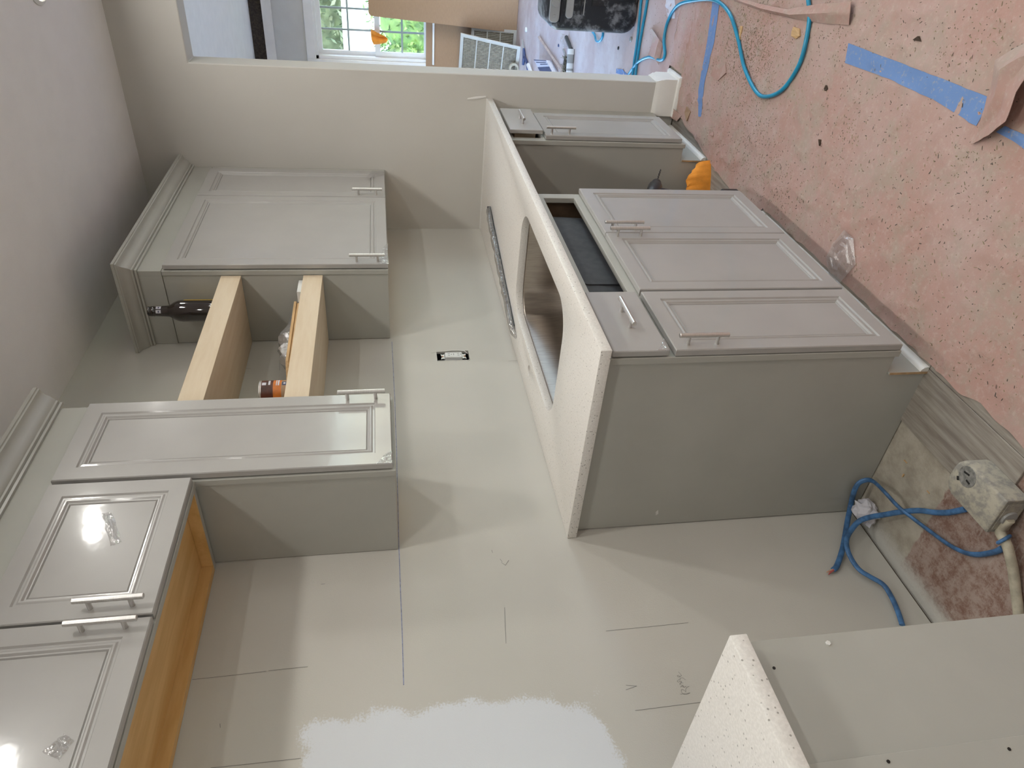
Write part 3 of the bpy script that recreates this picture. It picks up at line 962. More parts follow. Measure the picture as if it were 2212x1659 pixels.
# --- frieze and crown
CR = [(0.0, 2.262), (0.007, 2.262), (0.008, 2.268), (0.0045, 2.270), (0.0125, 2.272), (0.0130, 2.277), (0.018, 2.279), (0.023, 2.283), (0.0285, 2.289), (0.034, 2.297),
      (0.043, 2.303), (0.0525, 2.305), (0.0535, 2.309), (0.0574, 2.310), (0.0574, 2.319), (0.0, 2.319)]
t_ = thing('crown_moulding', 'grey stepped crown moulding with frieze board over the corner wall cabinet', 'moulding', (1.57, -0.2, ZT))
MB().box(XP0, XR - 0.001, YFU, YFU + 0.0185, ZT + 0.001, 2.30).build('frieze_board', 'cab', t_)
MB().box(XP0 + 0.0005, XP0 + 0.0185, YFU + 0.019, -0.001, ZT + 0.001, 2.30).build('frieze_board', 'cab', t_)
MB().rings([[(XR - 0.001, YFU - o, z) for o, z in CR], [(XP0 - o, YFU - o, z) for o, z in CR]]).build('front_moulding', 'crown', t_)
MB().rings([[(XP0 - o - 0.0002, YFU - o, z) for o, z in CR], [(XP0 - o - 0.0002, -0.001, z) for o, z in CR]]).build('side_moulding', 'crown', t_)
t_ = thing('crown_moulding', 'grey stepped crown moulding with frieze board over the tall and range cabinets', 'moulding', (-0.3, -0.2, ZT))
MB().box(XO0, XT1, YFU, YFU + 0.0185, ZT + 0.001, 2.30).build('frieze_board', 'cab', t_)
MB().box(XT1 - 0.0185, XT1 - 0.0005, YFU + 0.019, -0.001, ZT + 0.001, 2.30).build('frieze_board', 'cab', t_)
MB().rings([[(XO0, YFU - o, z) for o, z in CR], [(XT1 + 0.018, YFU - o, z) for o, z in CR]]).build('front_moulding', 'crown', t_)

# --- floating shelves
for z0, lab in ((1.920, 'upper thick plywood floating shelf, dark bottle on it'), (1.637, 'lower thick plywood floating shelf, paint can on it')):
    s_ = thing('floating_shelf', lab, 'shelf', (0.68, -0.14, z0), 'floating shelves')
    MB().box(XT1 + 0.0005, XP0 - 0.001, -0.278, -0.001, z0, z0 + 0.067).build('core', 'birch', s_, bevel=0.0006)
    MB().box(XT1 + 0.0005, XP0 - 0.001, -0.2850, -0.2782, z0 - 0.0006, z0 + 0.0676).build('front_edge', 'birch', s_, bevel=0.0006)
ZS1, ZS2 = 1.9871, 1.7041

# --- bottle
bx_, by_ = 1.000, -0.180
bt = thing('bottle', 'dark brown glass beer bottle standing on the upper shelf', 'bottle', (bx_, by_, ZS1))
k = 1.0
prof = [(0.034, 0.0), (0.038, 0.004), (0.0385, 0.02), (0.0385, 0.135), (0.0372, 0.147), (0.0325, 0.160), (0.0245, 0.172), (0.0205, 0.180), (0.0195, 0.19), (0.0180, 0.220), (0.0172, 0.226), (0.0182, 0.228), (0.0182, 0.232), (0.0166, 0.234), (0.0180, 0.236), (0.0180, 0.240), (0.0165, 0.242), (0.0174, 0.244), (0.0168, 0.249), (0.013, 0.250), (0.012, 0.24)]
MB().lathe([(r_, ZS1 + z) for r_, z in prof], bx_, by_, 28, True, True).build('glass_body', 'brown_glass', bt)


def arc_label(name, r_, z0, z1, a0, a1, material, parent, cx, cy, n=10):
    vs = []
    for i in range(n + 1):
        a = math.radians(a0 + (a1 - a0) * i / n)
        for z in (z0, z1):
            vs.append((cx + r_ * math.cos(a), cy + r_ * math.sin(a), z))
    fs = [(2 * i, 2 * i + 2, 2 * i + 3, 2 * i + 1) for i in range(n)]
    return MB().add(vs, fs).build(name, material, parent)


arc_label('label', 0.0389, ZS1 + 0.03, ZS1 + 0.128, -78, 20, 'label_yellow', bt, bx_, by_)
for a0, z0 in ((-128, 0.203), (-172, 0.203)):
    arc_label('neck_label', 0.0198, ZS1 + z0, ZS1 + z0 + 0.017, a0, a0 + 34, 'paper_white', bt, bx_, by_, 6)
    arc_label('neck_label_print', 0.0200, ZS1 + z0 + 0.006, ZS1 + z0 + 0.010, a0 + 8, a0 + 26, 'print_dark', bt, bx_, by_, 4)

# --- can of stain
cx_, cy_ = 0.490, -0.190
cn_ = thing('paint_can', 'small round can of wood stain with brown and orange label on the lower shelf', 'can', (cx_, cy_, ZS2))
MB().lathe([(0.037, ZS2), (0.0385, ZS2 + 0.001), (0.0385, ZS2 + 0.003), (0.0372, ZS2 + 0.005), (0.0372, ZS2 + 0.089), (0.0385, ZS2 + 0.091), (0.0385, ZS2 + 0.093), (0.036, ZS2 + 0.094), (0.034, ZS2 + 0.091), (0.0, ZS2 + 0.091)], cx_, cy_, 28, True, False).build('tin', 'steel', cn_)
arc_label('label_brown', 0.0375, ZS2 + 0.050, ZS2 + 0.087, 0, 359.9, 'can_brown', cn_, cx_, cy_, 36)
arc_label('label_orange', 0.0376, ZS2 + 0.028, ZS2 + 0.052, 0, 359.9, 'can_orange', cn_, cx_, cy_, 36)
arc_label('label_wood', 0.0375, ZS2 + 0.007, ZS2 + 0.028, 0, 359.9, 'cardboard', cn_, cx_, cy_, 36)
for z0, z1, a0, a1, mm in ((0.072, 0.084, -105, -88, 'paper_white'), (0.060, 0.066, -104, -72, 'paper_white'), (0.041, 0.0435, -108, -58, 'paper_white'), (0.034, 0.0385, -108, -56, 'paper_white'),
                           (0.012, 0.026, -108, -84, 'print_dark'), (0.016, 0.022, -100, -90, 'paper_white')):
    arc_label('print', 0.0378, ZS2 + z0, ZS2 + z1, a0, a1, mm, cn_, cx_, cy_, 6)

# --- wood strip, plastic bag and white piece on the lower shelf
tag(MB().prism([(0.575, -0.105), (0.640, -0.195), (0.985, -0.215), (1.0, -0.165), (0.66, -0.12)], 'z', ZS2, ZS2 + 0.024).prism([(0.60, -0.13), (0.645, -0.199), (0.99, -0.219), (1.0, -0.175), (0.70, -0.15)], 'z', ZS2 + 0.0245, ZS2 + 0.034).build('wood_offcut', 'bare_wood', bevel=0.001),
    'flat bare wood offcuts lying on the lower shelf in front of a plastic bag', 'wood')
tag(MB().box(0.972, 1.056, -0.268, -0.225, ZS2, ZS2 + 0.018).build('white_strip', 'white_plastic', bevel=0.001),
    'small white plastic strip at the right end of the lower shelf', 'strip')
rnd = random.Random(11)
rs = []
for i in range(13):
    s = i / 12
    x = 0.73 + 0.32 * s
    y = -0.090 - 0.045 * s
    h = 0.100 * math.sin(math.pi * min(1, 0.12 + 0.82 * s)) ** 0.6 * (0.75 + 0.3 * rnd.random())
    w = 0.028 + 0.012 * rnd.random()
    rs.append([(x + rnd.uniform(-0.006, 0.006), y + w * math.cos(2 * math.pi * j / 12), ZS2 + 0.001 + h * (0.5 + 0.5 * math.sin(2 * math.pi * j / 12)) * (0.85 + 0.15 * rnd.random())) for j in range(12)])
tag(MB().rings(rs).build('plastic_bag', 'bag_film_grey', ang=25), 'crumpled clear plastic bag behind the wood offcuts on the lower shelf', 'bag')

# --- outlet in its ragged cut-out
ou = thing('outlet', 'white rectangular power outlet without cover plate in a rough wall cut-out', 'outlet', (0.937, 0.01, HZ0))
bxm = MB()
bxm.box(HX0 - 0.004, HX1 + 0.004, 0.062, 0.066, HZ0 - 0.004, HZ1 + 0.004).box(HX0 - 0.004, HX0 - 0.0005, 0.014, 0.062, HZ0 - 0.004, HZ1 + 0.004).box(HX1 + 0.0005, HX1 + 0.004, 0.014, 0.062, HZ0 - 0.004, HZ1 + 0.004)
bxm.box(HX0, HX1, 0.014, 0.062, HZ0 - 0.004, HZ0 - 0.0005).box(HX0, HX1, 0.014, 0.062, HZ1 + 0.0005, HZ1 + 0.004)
bxm.build('wall_box', 'black_plastic', ou)
ox = 0.937
MB().box(ox - 0.0165, ox + 0.0165, -0.006, 0.040, 1.131, 1.197).build('receptacle', 'white_plastic', ou, bevel=0.002)
MB().box(ox - 0.010, ox + 0.012, -0.0064, -0.0058, 1.135, 1.193).build('face', 'white_plastic', ou)
for zz in (1.146, 1.182):
    for dx_ in (-0.005, 0.006):
        MB().box(ox + dx_ - 0.001, ox + dx_ + 0.001, -0.0069, -0.0063, zz - 0.004, zz + 0.004).build('slot', 'pencil', ou)
    MB().box(ox - 0.0015, ox + 0.0025, -0.0069, -0.0063, zz - 0.011, zz - 0.008).build('slot', 'pencil', ou)
MB().box(ox - 0.005, ox + 0.006, -0.0069, -0.0063, 1.1625, 1.1655).build('test_button', 'grey_plastic', ou)
for zz, s in ((1.206, 1), (1.122, -1)):
    MB().prism([(ox - 0.016, zz - 0.009), (ox - 0.006, zz - 0.007), (ox + 0.006, zz - 0.007), (ox + 0.016, zz - 0.009), (ox + 0.013, zz), (ox + 0.017, zz + 0.007), (ox, zz + 0.003), (ox - 0.017, zz + 0.007), (ox - 0.013, zz)] if s > 0 else
               [(ox - 0.016, zz + 0.009), (ox - 0.013, zz), (ox - 0.017, zz - 0.007), (ox, zz - 0.003), (ox + 0.017, zz - 0.007), (ox + 0.013, zz), (ox + 0.016, zz + 0.009), (ox + 0.006, zz + 0.007), (ox - 0.006, zz + 0.007)], 'y', 0.003, 0.006).build('mounting_ear', 'steel', ou)
    MB().tube([(ox, 0.003, zz), (ox, 0.0, zz)], 0.0035, 10).build('screw', 'copper', ou)
# torn paper edge of the drywall
rnd = random.Random(3)
pts = [U(px, py, 'y', -0.001) for px, py in ((931, 762), (944, 760), (962, 759), (975, 757), (990, 756.5), (1003, 758), (1010, 764))]
MB().tube([(q.x, -0.001, q.z) for q in pts], [0.0006, 0.0015, 0.001, 0.002, 0.0025, 0.002, 0.0008], 6).build('torn_edge', 'spackle', wback)
pts = [U(px, py, 'y', -0.001) for px, py in ((946, 779), (970, 778), (985, 779), (1005, 777.5), (1012, 779), (1015, 775))]
MB().tube([(q.x, -0.001, q.z) for q in pts], [0.0006, 0.001, 0.0016, 0.001, 0.0025, 0.0006], 6).build('torn_edge', 'spackle', wback)


# --- pencil lines, chalk line, writing on the back wall
def stroke(name, pix, w, material, parent, plane='y', val=-0.0006, fl_=0.3):
    P = [U(px, py, plane, val) for px, py in pix]
    n_ = (0, 1, 0) if plane == 'y' else ((1, 0, 0) if plane == 'x' else (0, 0, 1))
    return MB().tube(P, w, 6, flat=fl_, nrm=n_).build(name, material, parent)


def line(name, pix, w, material, y=-0.0005):
    P = [U(px, py, 'y', y) for px, py in pix]
    m_ = MB()
    for a_, b_ in zip(P[:-1], P[1:]):
        d_ = (b_ - a_).normalized(); s_ = d_.cross(Vector((0, 1, 0))) * (w / 2)
        m_.add([a_ - s_, b_ - s_, b_ + s_, a_ + s_], [(0, 1, 2, 3)])
    return m_.build(name, material, wback, smooth=False)


line('chalk_line', [(846.5, 738), (853, 870), (857, 990), (862, 1190), (866, 1300), (868.5, 1360), (872, 1480)], 0.0020, 'chalk')
for pl in ([(415, 1468), (500, 1459), (575, 1450)], [(580, 1449), (665, 1440)], [(1309, 1363), (1400, 1354), (1487, 1345)], [(1372, 1535), (1450, 1525), (1514, 1517)],
           [(455, 1659), (560, 1648), (650, 1638)], [(1352, 1480), (1376, 1482), (1352, 1490)], [(1080, 1207), (1085, 1214)], [(1083, 1215), (1092, 1221), (1099, 1210)],
           [(1062, 1188), (1064, 1194)], [(475, 1563), (476, 1572)], [(693, 1262), (702, 1261)], [(1090, 1312), (1093, 1390)], [(1098, 780), (1118, 779)], [(604, 800), (604, 752)], [(542, 796), (520, 796)], [(700, 880), (560, 880)]):
    line('pencil_mark', pl, 0.0011, 'pencil')
z = lambda x, y: (1440 + x * 80 / 1327, 1430 + y * 100 / 1659)
for pl in ([(490, 1155), (600, 1140), (830, 1105)], [(840, 1105), (700, 1170), (620, 1160), (530, 1080), (520, 1000), (560, 985), (620, 1010), (690, 1070), (680, 980), (730, 900), (810, 870)],
           [(490, 905), (575, 825), (625, 905), (550, 880)], [(625, 905), (700, 878)], [(530, 820), (460, 795), (510, 740), (600, 755)], [(510, 740), (545, 705), (510, 685), (430, 720), (380, 705), (385, 670), (420, 655)],
           [(425, 610), (450, 650), (490, 630), (470, 600), (520, 570), (590, 570), (640, 615), (690, 640)], [(490, 540), (400, 530), (375, 490), (410, 475), (470, 520), (540, 490), (480, 420), (420, 350)]):
    line('handwriting', [z(*q) for q in pl], 0.0008, 'pencil')

# ================================================================== FLOOR COVERING
EDGE = [(-2.2, -0.58), (-0.33, -0.574), (-0.24, -0.577), (-0.17, -0.581), (-0.11, -0.566), (-0.03, -0.566), (0.05, -0.566), (0.266, -0.567), (0.45, -0.568), (0.8, -0.567), (1.045, -0.567), (1.06, -0.53), (1.215, -0.515), (1.4, -0.535), (1.533, -0.549), (1.654, -0.568),
        (1.793, -0.598), (1.90, -0.602), (1.97, -0.622), (2.045, -0.628), (2.06, -0.68), (2.065, -0.795), (2.24, -0.795)]


def edge_y(x):
    for (xa, ya), (xb, yb) in zip(EDGE[:-1], EDGE[1:]):
        if xa <= x <= xb:
            return ya + (yb - ya) * (x - xa) / (xb - xa) + 0.006 * noise.noise(Vector((x * 16, 3, 0)))
    return EDGE[-1][1]


def wrinkle(x, y):
    a_ = noise.noise(Vector((x * 2.3, y * 2.3, 0))) * 0.0015
    b_ = abs(noise.noise(Vector((x * 9 + 3, y * 7, 1.7))))
    c_ = noise.noise(Vector((x * 22, y * 22, 4))) * 0.0012
    return 0.0035 + a_ + max(0, 0.12 - b_) * 0.045 + c_


def paper_sheet(name, x0, x1, nx_, y0, ny_, ytop, label, material='rosin'):
    g = []
    for i in range(nx_ + 1):
        x = x0 + (x1 - x0) * i / nx_
        yt = ytop(x)
        row = []
        for j in range(ny_ + 1):
            y = y0 + (yt - y0) * j / ny_
            row.append((x, y, wrinkle(x, y) + (0.004 * max(0, noise.noise(Vector((x * 7, 0, 9)))) if j == ny_ else 0)))
        g.append(row)
    return tag(MB().sheet(g, 0.0008).build(name, material, org=(0, 0, 0), ang=60), label, 'paper')


paper_sheet('rosin_paper', -2.15, 2.2440, 310, -2.2, 130, edge_y, 'pink rosin paper sheet covering the kitchen floor')
paper_sheet('rosin_paper', 2.2450, 6.6, 180, -3.9, 150, lambda x: 0.95, 'rosin paper sheet with daylight painted into its pale colour on the floor of the room with the window', 'rosin_daylit')


def flat_strip(name, pix, material, label, cat, group=None, lift=0.0):
    P = [U(px, py, 'z', 0.006) for px, py in pix]
    n = len(P) // 2
    A, B = P[:n], P[n:][::-1]
    g = []
    for i in range(n - 1):
        for k in range(8 if i < n - 2 else 9):
            s = k / 8
            a_, b_ = A[i].lerp(A[i + 1], s), B[i].lerp(B[i + 1], s)
            g.append([Vector((q.x, q.y, wrinkle(q.x, q.y) + 0.0016 + lift)) for q in (a_.lerp(b_, w_ / 5) for w_ in range(6))])
    return tag(MB().sheet(g, 0.0006).build(name, material, ang=60), label, cat, group)


flat_strip('masking_tape', [(1832, 93), (1930, 130), (2040, 172), (2140, 212), (2108, 272), (2015, 215), (1920, 170), (1825, 136)], 'tape_blue', 'long wide strip of blue masking tape on the kitchen paper', 'tape')
flat_strip('masking_tape', [(2150, 285), (2185, 303), (2240, 338), (2240, 305), (2195, 282), (2170, 272)], 'tape_blue', 'short end of blue masking tape beyond the torn paper fold', 'tape')
flat_strip('masking_tape', [(1541, -10), (1527, 90), (1508, 195), (1508, 252), (1514, 252), (1521, 180), (1542, 90), (1556, -10)], 'tape_blue', 'thin faded strip of blue masking tape under the air hose', 'tape')
flat_strip('masking_tape', [(1331, 148), (1345, 150), (1358, 163), (1345, 163), (1338, 160), (1330, 158)], 'tape_blue', 'pale blue patch of masking tape by the wall end', 'tape')
flat_strip('masking_tape', [(1439, -10), (1438, 15), (1443, 40), (1457, 40), (1458, 15), (1457, -10)], 'paper_white', 'whitish strip of masking tape beside the hose loop', 'tape')

# folded, torn paper edges standing up from the floor
def flap(name, rows, label, th=0.0012):
    """rows of (px, py, z)"""
    P = [[U(px, py, 'z', zz) for px, py, zz in r_] for r_ in rows]
    g = []
    for i in range(len(P) - 1):
        for k in range(4 if i < len(P) - 2 else 5):
            s = k / 4
            r_ = [P[i][j].lerp(P[i + 1][j], s) for j in range(len(P[0]))]
            r2 = []
            for j in range(len(r_) - 1):
                for m2 in range(4 if j < len(r_) - 2 else 5):
                    q = r_[j].lerp(r_[j + 1], m2 / 4)
                    q = q + Vector((0, 0, 0.0035 * noise.noise(q * 30)))
                    r2.append(q)
            g.append(r2)
    lo = min(q.z for r_ in g for q in r_)
    if lo < 0.0065:
        for r_ in g:
            for q in r_: q.z += 0.0065 - lo
    return tag(MB().sheet(g, th).build(name, 'rosin', ang=40), label, 'paper')


flap('paper_fold', [[(2125, 232, 0.008), (2140, 190, 0.008), (2150, 130, 0.010), (2190, 105, 0.014), (2240, 80, 0.016)],
                    [(2118, 262, 0.016), (2150, 205, 0.045), (2160, 150, 0.055), (2200, 125, 0.055), (2240, 108, 0.055)],
                    [(2112, 285, 0.012), (2160, 240, 0.030), (2175, 185, 0.042), (2212, 140, 0.046), (2240, 122, 0.048)],
                    [(2098, 312, 0.008), (2135, 292, 0.030), (2172, 262, 0.055), (2195, 200, 0.065), (2240, 130, 0.065)]], 'torn and folded-up flap of pink paper at the end of the wide tape')
flap('paper_fold', [[(1575, -12, 0.008), (1640, 8, 0.010), (1700, 20, 0.014), (1770, 8, 0.022), (1838, 4, 0.020)],
                    [(1580, -4, 0.010), (1642, 18, 0.018), (1705, 32, 0.022), (1780, 28, 0.026), (1836, 30, 0.022)],
                    [(1586, 2, 0.008), (1646, 24, 0.009), (1712, 40, 0.009), (1775, 50, 0.009), (1834, 54, 0.009)]], 'long torn curl of pink paper inside the hose loop')
flap('paper_fold', [[(1402, 65, 0.008), (1412, 78, 0.010), (1400, 118, 0.010)], [(1408, 62, 0.025), (1424, 85, 0.030), (1412, 125, 0.03)], [(1412, 70, 0.008), (1432, 96, 0.008), (1422, 140, 0.008)]], 'small upright curl of torn paper between the hose strands')
flap('paper_fold', [[(1440, 240, 0.012), (1445, 252, 0.016), (1462, 262, 0.010)], [(1448, 228, 0.020), (1458, 238, 0.014), (1472, 250, 0.008)]], 'curled paper corner against the baseboard')
for pix, lab, mm in (([(1535, 163), (1545, 142), (1566, 134), (1568, 158), (1550, 174)], 'dark torn paper scrap near the far end of the thin tape', 'rosin'),
                     ([(1970, 86), (1984, 78), (1988, 90)], 'dark triangular tear of paper beyond the wide tape', 'brown_slot'),
                     ([(1779, 192), (1785, 184), (1787, 192), (1783, 196)], 'tiny dark chip beside the bottom of the hose loop', 'brown_slot'),
                     ([(1769, 313), (1772, 301), (1775, 302), (1772, 315)], 'tiny dark curl alone on the paper below the hose loop', 'brown_slot'),
                     ([(1530, 290), (1534, 278), (1540, 285), (1541, 294)], 'brown paper crumb near the narrow base cabinet', 'rosin'),
                     ([(1478, 243), (1484, 230), (1492, 241), (1484, 262)], 'tan cardboard chip by the baseboard corner', 'cardboard'),
                     ([(1709, 68), (1715, 58), (1726, 62), (1728, 78), (1718, 84), (1710, 78)], 'round amber wood chip in the hose loop', 'bare_wood'),
                     ([(1594, 84), (1600, 56), (1603, 57), (1598, 86)], 'pale splinter lying across the hose', 'bare_wood'),
                     ([(2078, 1001), (2086, 990), (2089, 992), (2082, 1003)], 'pale splinter near the receptacle box', 'bare_wood')):
    P = [U(px, py, 'z', 0.008) for px, py in pix]
    if lab.endswith('receptacle box'): P = [q - Vector((0, 0, 0.012)) for q in P]
    n = len(P)
    m_ = MB()
    zb = [(wrinkle(q.x, q.y) + 0.0008) if q.y < -0.57 else -0.0075 for q in P]
    vs = [Vector((q.x, q.y, zb[i])) for i, q in enumerate(P)] + [Vector((q.x, q.y, zb[i] + 0.0025 + 0.004 * (i % 2))) for i, q in enumerate(P)]
    m_.add(vs, [tuple(range(n - 1, -1, -1)), tuple(range(n, 2 * n))] + [(i, (i + 1) % n, n + (i + 1) % n, n + i) for i in range(n)])
    tag(m_.build('floor_scrap', mm), lab, 'scrap')

# sheet of clear film lying by the toe kick
q = [U(px, py, 'z', 0.008) for px, py in ((1830, 498), (1847, 512), (1848, 575), (1820, 612), (1796, 600), (1789, 560), (1800, 528))]
rnd = random.Random(21)
cen = sum(q, Vector()) / len(q)
vs, fs = [cen + Vector((0, 0, 0.012))], []
R_ = 7
for r_ in range(1, R_ + 1):
    for w in q:
        vs.append(cen.lerp(w, r_ / R_) + Vector((rnd.gauss(0, .003), rnd.gauss(0, .003), 0.004 + 0.011 * rnd.random())))
n = len(q)
for j in range(n): fs.append((0, 1 + j, 1 + (j + 1) % n))
for r_ in range(R_ - 1):
    for j in range(n):
        a_, b_ = 1 + r_ * n + j, 1 + r_ * n + (j + 1) % n
        fs += [(a_, b_, b_ + n), (a_, b_ + n, a_ + n)]
tag(MB().add(vs, fs).build('film_scrap', 'scrap_film', smooth=False), 'crinkled scrap of clear plastic film on the paper by the doors', 'film')

# --- hose: one long loop
hz = 0.0105
seq = [(1744, -60), (1747, 0), (1750, 30), (1745, 80), (1727, 140), (1692, 193), (1655, 209), (1633, 195), (1610, 145), (1595, 85), (1578, 28), (1545, 1), (1500, 1), (1465, 12), (1444, 45), (1437, 85), (1437, 118), (1428, 130), (1405, 123), (1382, 132), (1366, 150), (1352, 172),
       (1342, 200), (1355, 212), (1366, 168), (1371, 130), (1378, 80), (1386, 0), (1393, -60), (1406, -62), (1399, 0), (1385, 80), (1377, 130), (1373, 168), (1369, 205)]
pts = [U(px, py, 'z', hz) for px, py in seq]
pts = [Vector((q.x, q.y, wrinkle(q.x, q.y) + 0.009)) for q in pts]
hs = spline(pts, 8)
loop2 = spline([Vector((q.x, q.y, wrinkle(q.x, q.y) + 0.008)) for q in (U(px, py, 'z', 0.01) for px, py in ((1275, 60), (1285, 76), (1290, 88), (1297, 88), (1303, 74), (1300, 50)))], 6)
tag(MB().tube(hs, 0.0072, 10).tube(loop2, 0.0072, 8).build('air_hose', 'hose_blue', ang=60), 'bright blue air hose looping across the papered floor', 'hose')

# --- sawdust and dark chips
for nm, mm, n, lab in (('sawdust', 'flake_light', 4200, 'pale sawdust flecks scattered over the paper'), ('dark_chips', 'flake_dark', 2200, 'dark wood chips scattered over the paper')):
    rnd = random.Random(n)
    m_ = MB()
    cl_ = [(rnd.uniform(-0.2, 2.0), rnd.uniform(-1.35, -0.62), rnd.uniform(0.03, 0.2)) for _ in range(40)] + [(1.45, -1.05, 0.12), (1.5, -0.98, 0.12), (1.25, -0.75, 0.1), (1.0, -0.62, 0.1), (1.6, -1.1, 0.1)] * 4 + ([(1.38, -1.02, 0.09), (1.48, -1.08, 0.08), (1.3, -1.08, 0.09), (1.6, -1.0, 0.08)] * 9 if nm == 'sawdust' else [])
    for k in range(n):
        if rnd.random() < 0.6:
            cx, cy, sr = rnd.choice(cl_)
            x, y = rnd.gauss(cx, sr), rnd.gauss(cy, sr)
        else:
            x, y = rnd.uniform(-0.3, 2.9), rnd.uniform(-1.6, -0.58)
        if y > edge_y(min(x, 2.24)) - 0.01 or (x > 2.06 and y > -0.8): continue
        a_ = rnd.uniform(0, math.pi); L_ = rnd.choice((0.0012, 0.0016, 0.0024, 0.0045)) * rnd.uniform(0.6, 1.2); w_ = rnd.uniform(0.0005, 0.0012)
        d_ = Vector((math.cos(a_), math.sin(a_), 0)); s_ = Vector((-d_.y, d_.x, 0))
        p_ = Vector((x, y, wrinkle(x, y) + 0.0006)); h_ = Vector((0, 0, 0.001))
        m_.add([p_ - d_ * L_ - s_ * w_, p_ + d_ * L_ - s_ * w_, p_ + d_ * L_ + s_ * w_, p_ - d_ * L_ + s_ * w_, p_ + h_], [(0, 1, 4), (1, 2, 4), (2, 3, 4), (3, 0, 4)])
    tag(m_.build(nm, mm, smooth=False), lab, 'debris', kind='stuff')

# ================================================================== RANGE GAP CLUTTER
# surface receptacle box
rb = thing('receptacle_box', 'dusty metal range receptacle box lying on the floor', 'outlet box', (-0.325, -0.435, 0.0))
m_ = MB()
pl = [(-0.395, -0.385), (-0.395, -0.487), (-0.268, -0.487), (-0.254, -0.480), (-0.244, -0.466), (-0.240, -0.45), (-0.240, -0.42), (-0.244, -0.405), (-0.254, -0.392), (-0.268, -0.385)]
m_.rings([[(x, y, zz) for x, y in pl] for zz in (0.0002, 0.060)] + [[(x + (0.003 if x < -0.3 else -0.004), y + (0.003 if y < -0.43 else -0.003), 0.0645) for x, y in pl]])
m_.build('housing', 'dusty_metal', rb, bevel=0.0015)
MB().box(-0.3965, -0.3952, -0.476, -0.397, 0.006, 0.054).build('end_plate', 'dusty_metal', rb, bevel=0.0005)
MB().tube([(-0.396, -0.432, 0.028), (-0.401, -0.432, 0.028)], [0.020, 0.018], 16).build('clamp_ring', 'grey_plastic', rb)
rc = U(2089, 1030, 'z', 0.065)
MB().lathe([(0.027, 0.0640), (0.0255, 0.0655), (0.0, 0.0656)], rc.x, rc.y, 24).build('receptacle_face', 'dark_grey_plastic', rb)
for (p1, p2), w in ((((2069, 1028), (2069, 1037)), 0.0034), (((2083, 1019), (2094, 1027)), 0.0026), (((2087, 1037), (2094, 1046)), 0.0028)):
    a_, b_ = U(*p1, 'z', 0.066), U(*p2, 'z', 0.066)
    MB().tube([a_, b_], w, 6, flat=0.3).build('slot', 'black', rb)
# its beige cable
pts = [(-0.400, -0.432, 0.028)] + [tuple(U(px, py, 'z', zz)) for px, py, zz in ((2160, 1145, 0.03), (2176, 1180, 0.028), (2188, 1230, 0.014), (2196, 1290, 0.005), (2204, 1345, 0.003), (2220, 1430, 0.003))]
cb = spline(pts, 8)
for q in cb:
    q.z = max(q.z, 0.004)
cbo = thing('power_cable', 'thick dusty beige cable leaving the receptacle box', 'cable', (-0.45, -0.33, 0))
MB().tube(cb, 0.0115, 12).build('jacket', 'cable_beige', cbo, ang=60)
wr_ = [U(2174, 1160, 'z', 0.03) + Vector((0, 0, 0))]
c0 = Vector(cb[int(len(cb) * 0.28)]); c1 = Vector(cb[int(len(cb) * 0.28) + 1]); ax = (c1 - c0).normalized()
e1 = ax.cross(Vector((0, 0, 1))).normalized(); e2 = e1.cross(ax)
MB().tube([c0 + ax * (0.004 * math.sin(a)) + e1 * (0.0145 * math.cos(a)) + e2 * (0.0145 * math.sin(a)) for a in [2 * math.pi * k / 18 for k in range(18)]], 0.0042, 8, closed=True).build('tie', 'cable_blue', cbo, ang=60)

# blue flat cables
def P3(*a):
    return [tuple(U(px, py, ax_, v_)) for px, py, ax_, v_ in a]


p1 = P3((1800, 1231, 'y', -0.012), (1808, 1222, 'y', -0.012), (1819, 1190, 'y', -0.016), (1825, 1160, 'y', -0.016), (1830, 1130, 'y', -0.024), (1838, 1090, 'y', -0.045), (1845, 1062, 'x', 0.005), (1855, 1044, 'x', 0.008), (1872, 1037, 'x', 0.004), (1888, 1041, 'x', -0.02),
        (1910, 1062, 'z', 0.055), (1940, 1094, 'z', 0.035), (1975, 1122, 'z', 0.016), (2015, 1152, 'z', 0.008), (2050, 1177, 'z', 0.004), (2085, 1194, 'z', 0.003), (2115, 1198, 'z', 0.002), (2150, 1192, 'z', 0.002), (2166, 1184, 'z', 0.003))
bc = thing('blue_cable', 'blue flat cable with a stripped end arching from wall to floor', 'cable', (-0.1, -0.12, 0))
s1 = spline(p1, 8)
for q in s1: q.z = max(q.z, -0.0005)
MB().tube(s1, 0.0080, 10, flat=0.62, nrm=(0, 1, 0)).build('jacket', 'cable_blue', bc, ang=60)
for px, py, mm in ((1786, 1236, 'copper'), (1790, 1241, 'tape_red'), (1793, 1238, 'cable_beige')):
    a_ = U(1802, 1230, 'y', -0.012); b_ = U(px, py, 'y', -0.010)
    MB().tube([a_, a_.lerp(b_, 0.5) + Vector((0, 0, 0.002)), b_], [0.0035, 0.0028, 0.0014], 7).build('bare_wire', mm, bc)
p2 = P3((1949, 1350, 'y', -0.012), (1940, 1322, 'y', -0.012), (1926, 1290, 'y', -0.014), (1908, 1263, 'y', -0.016), (1880, 1246, 'y', -0.020), (1858, 1232, 'y', -0.022), (1842, 1212, 'y', -0.024), (1831, 1188, 'y', -0.036), (1829, 1165, 'y', -0.042), (1838, 1146, 'y', -0.048), (1856, 1126, 'y', -0.062),
        (1880, 1117, 'z', 0.045), (1910, 1112, 'z', 0.038), (1945, 1106, 'z', 0.028), (1985, 1103, 'z', 0.015), (2020, 1107, 'z', 0.004), (2050, 1107, 'z', 0.003), (2085, 1100, 'z', 0.002))
s2 = spline(p2, 8)
for q in s2: q.z = max(q.z, -0.0005)
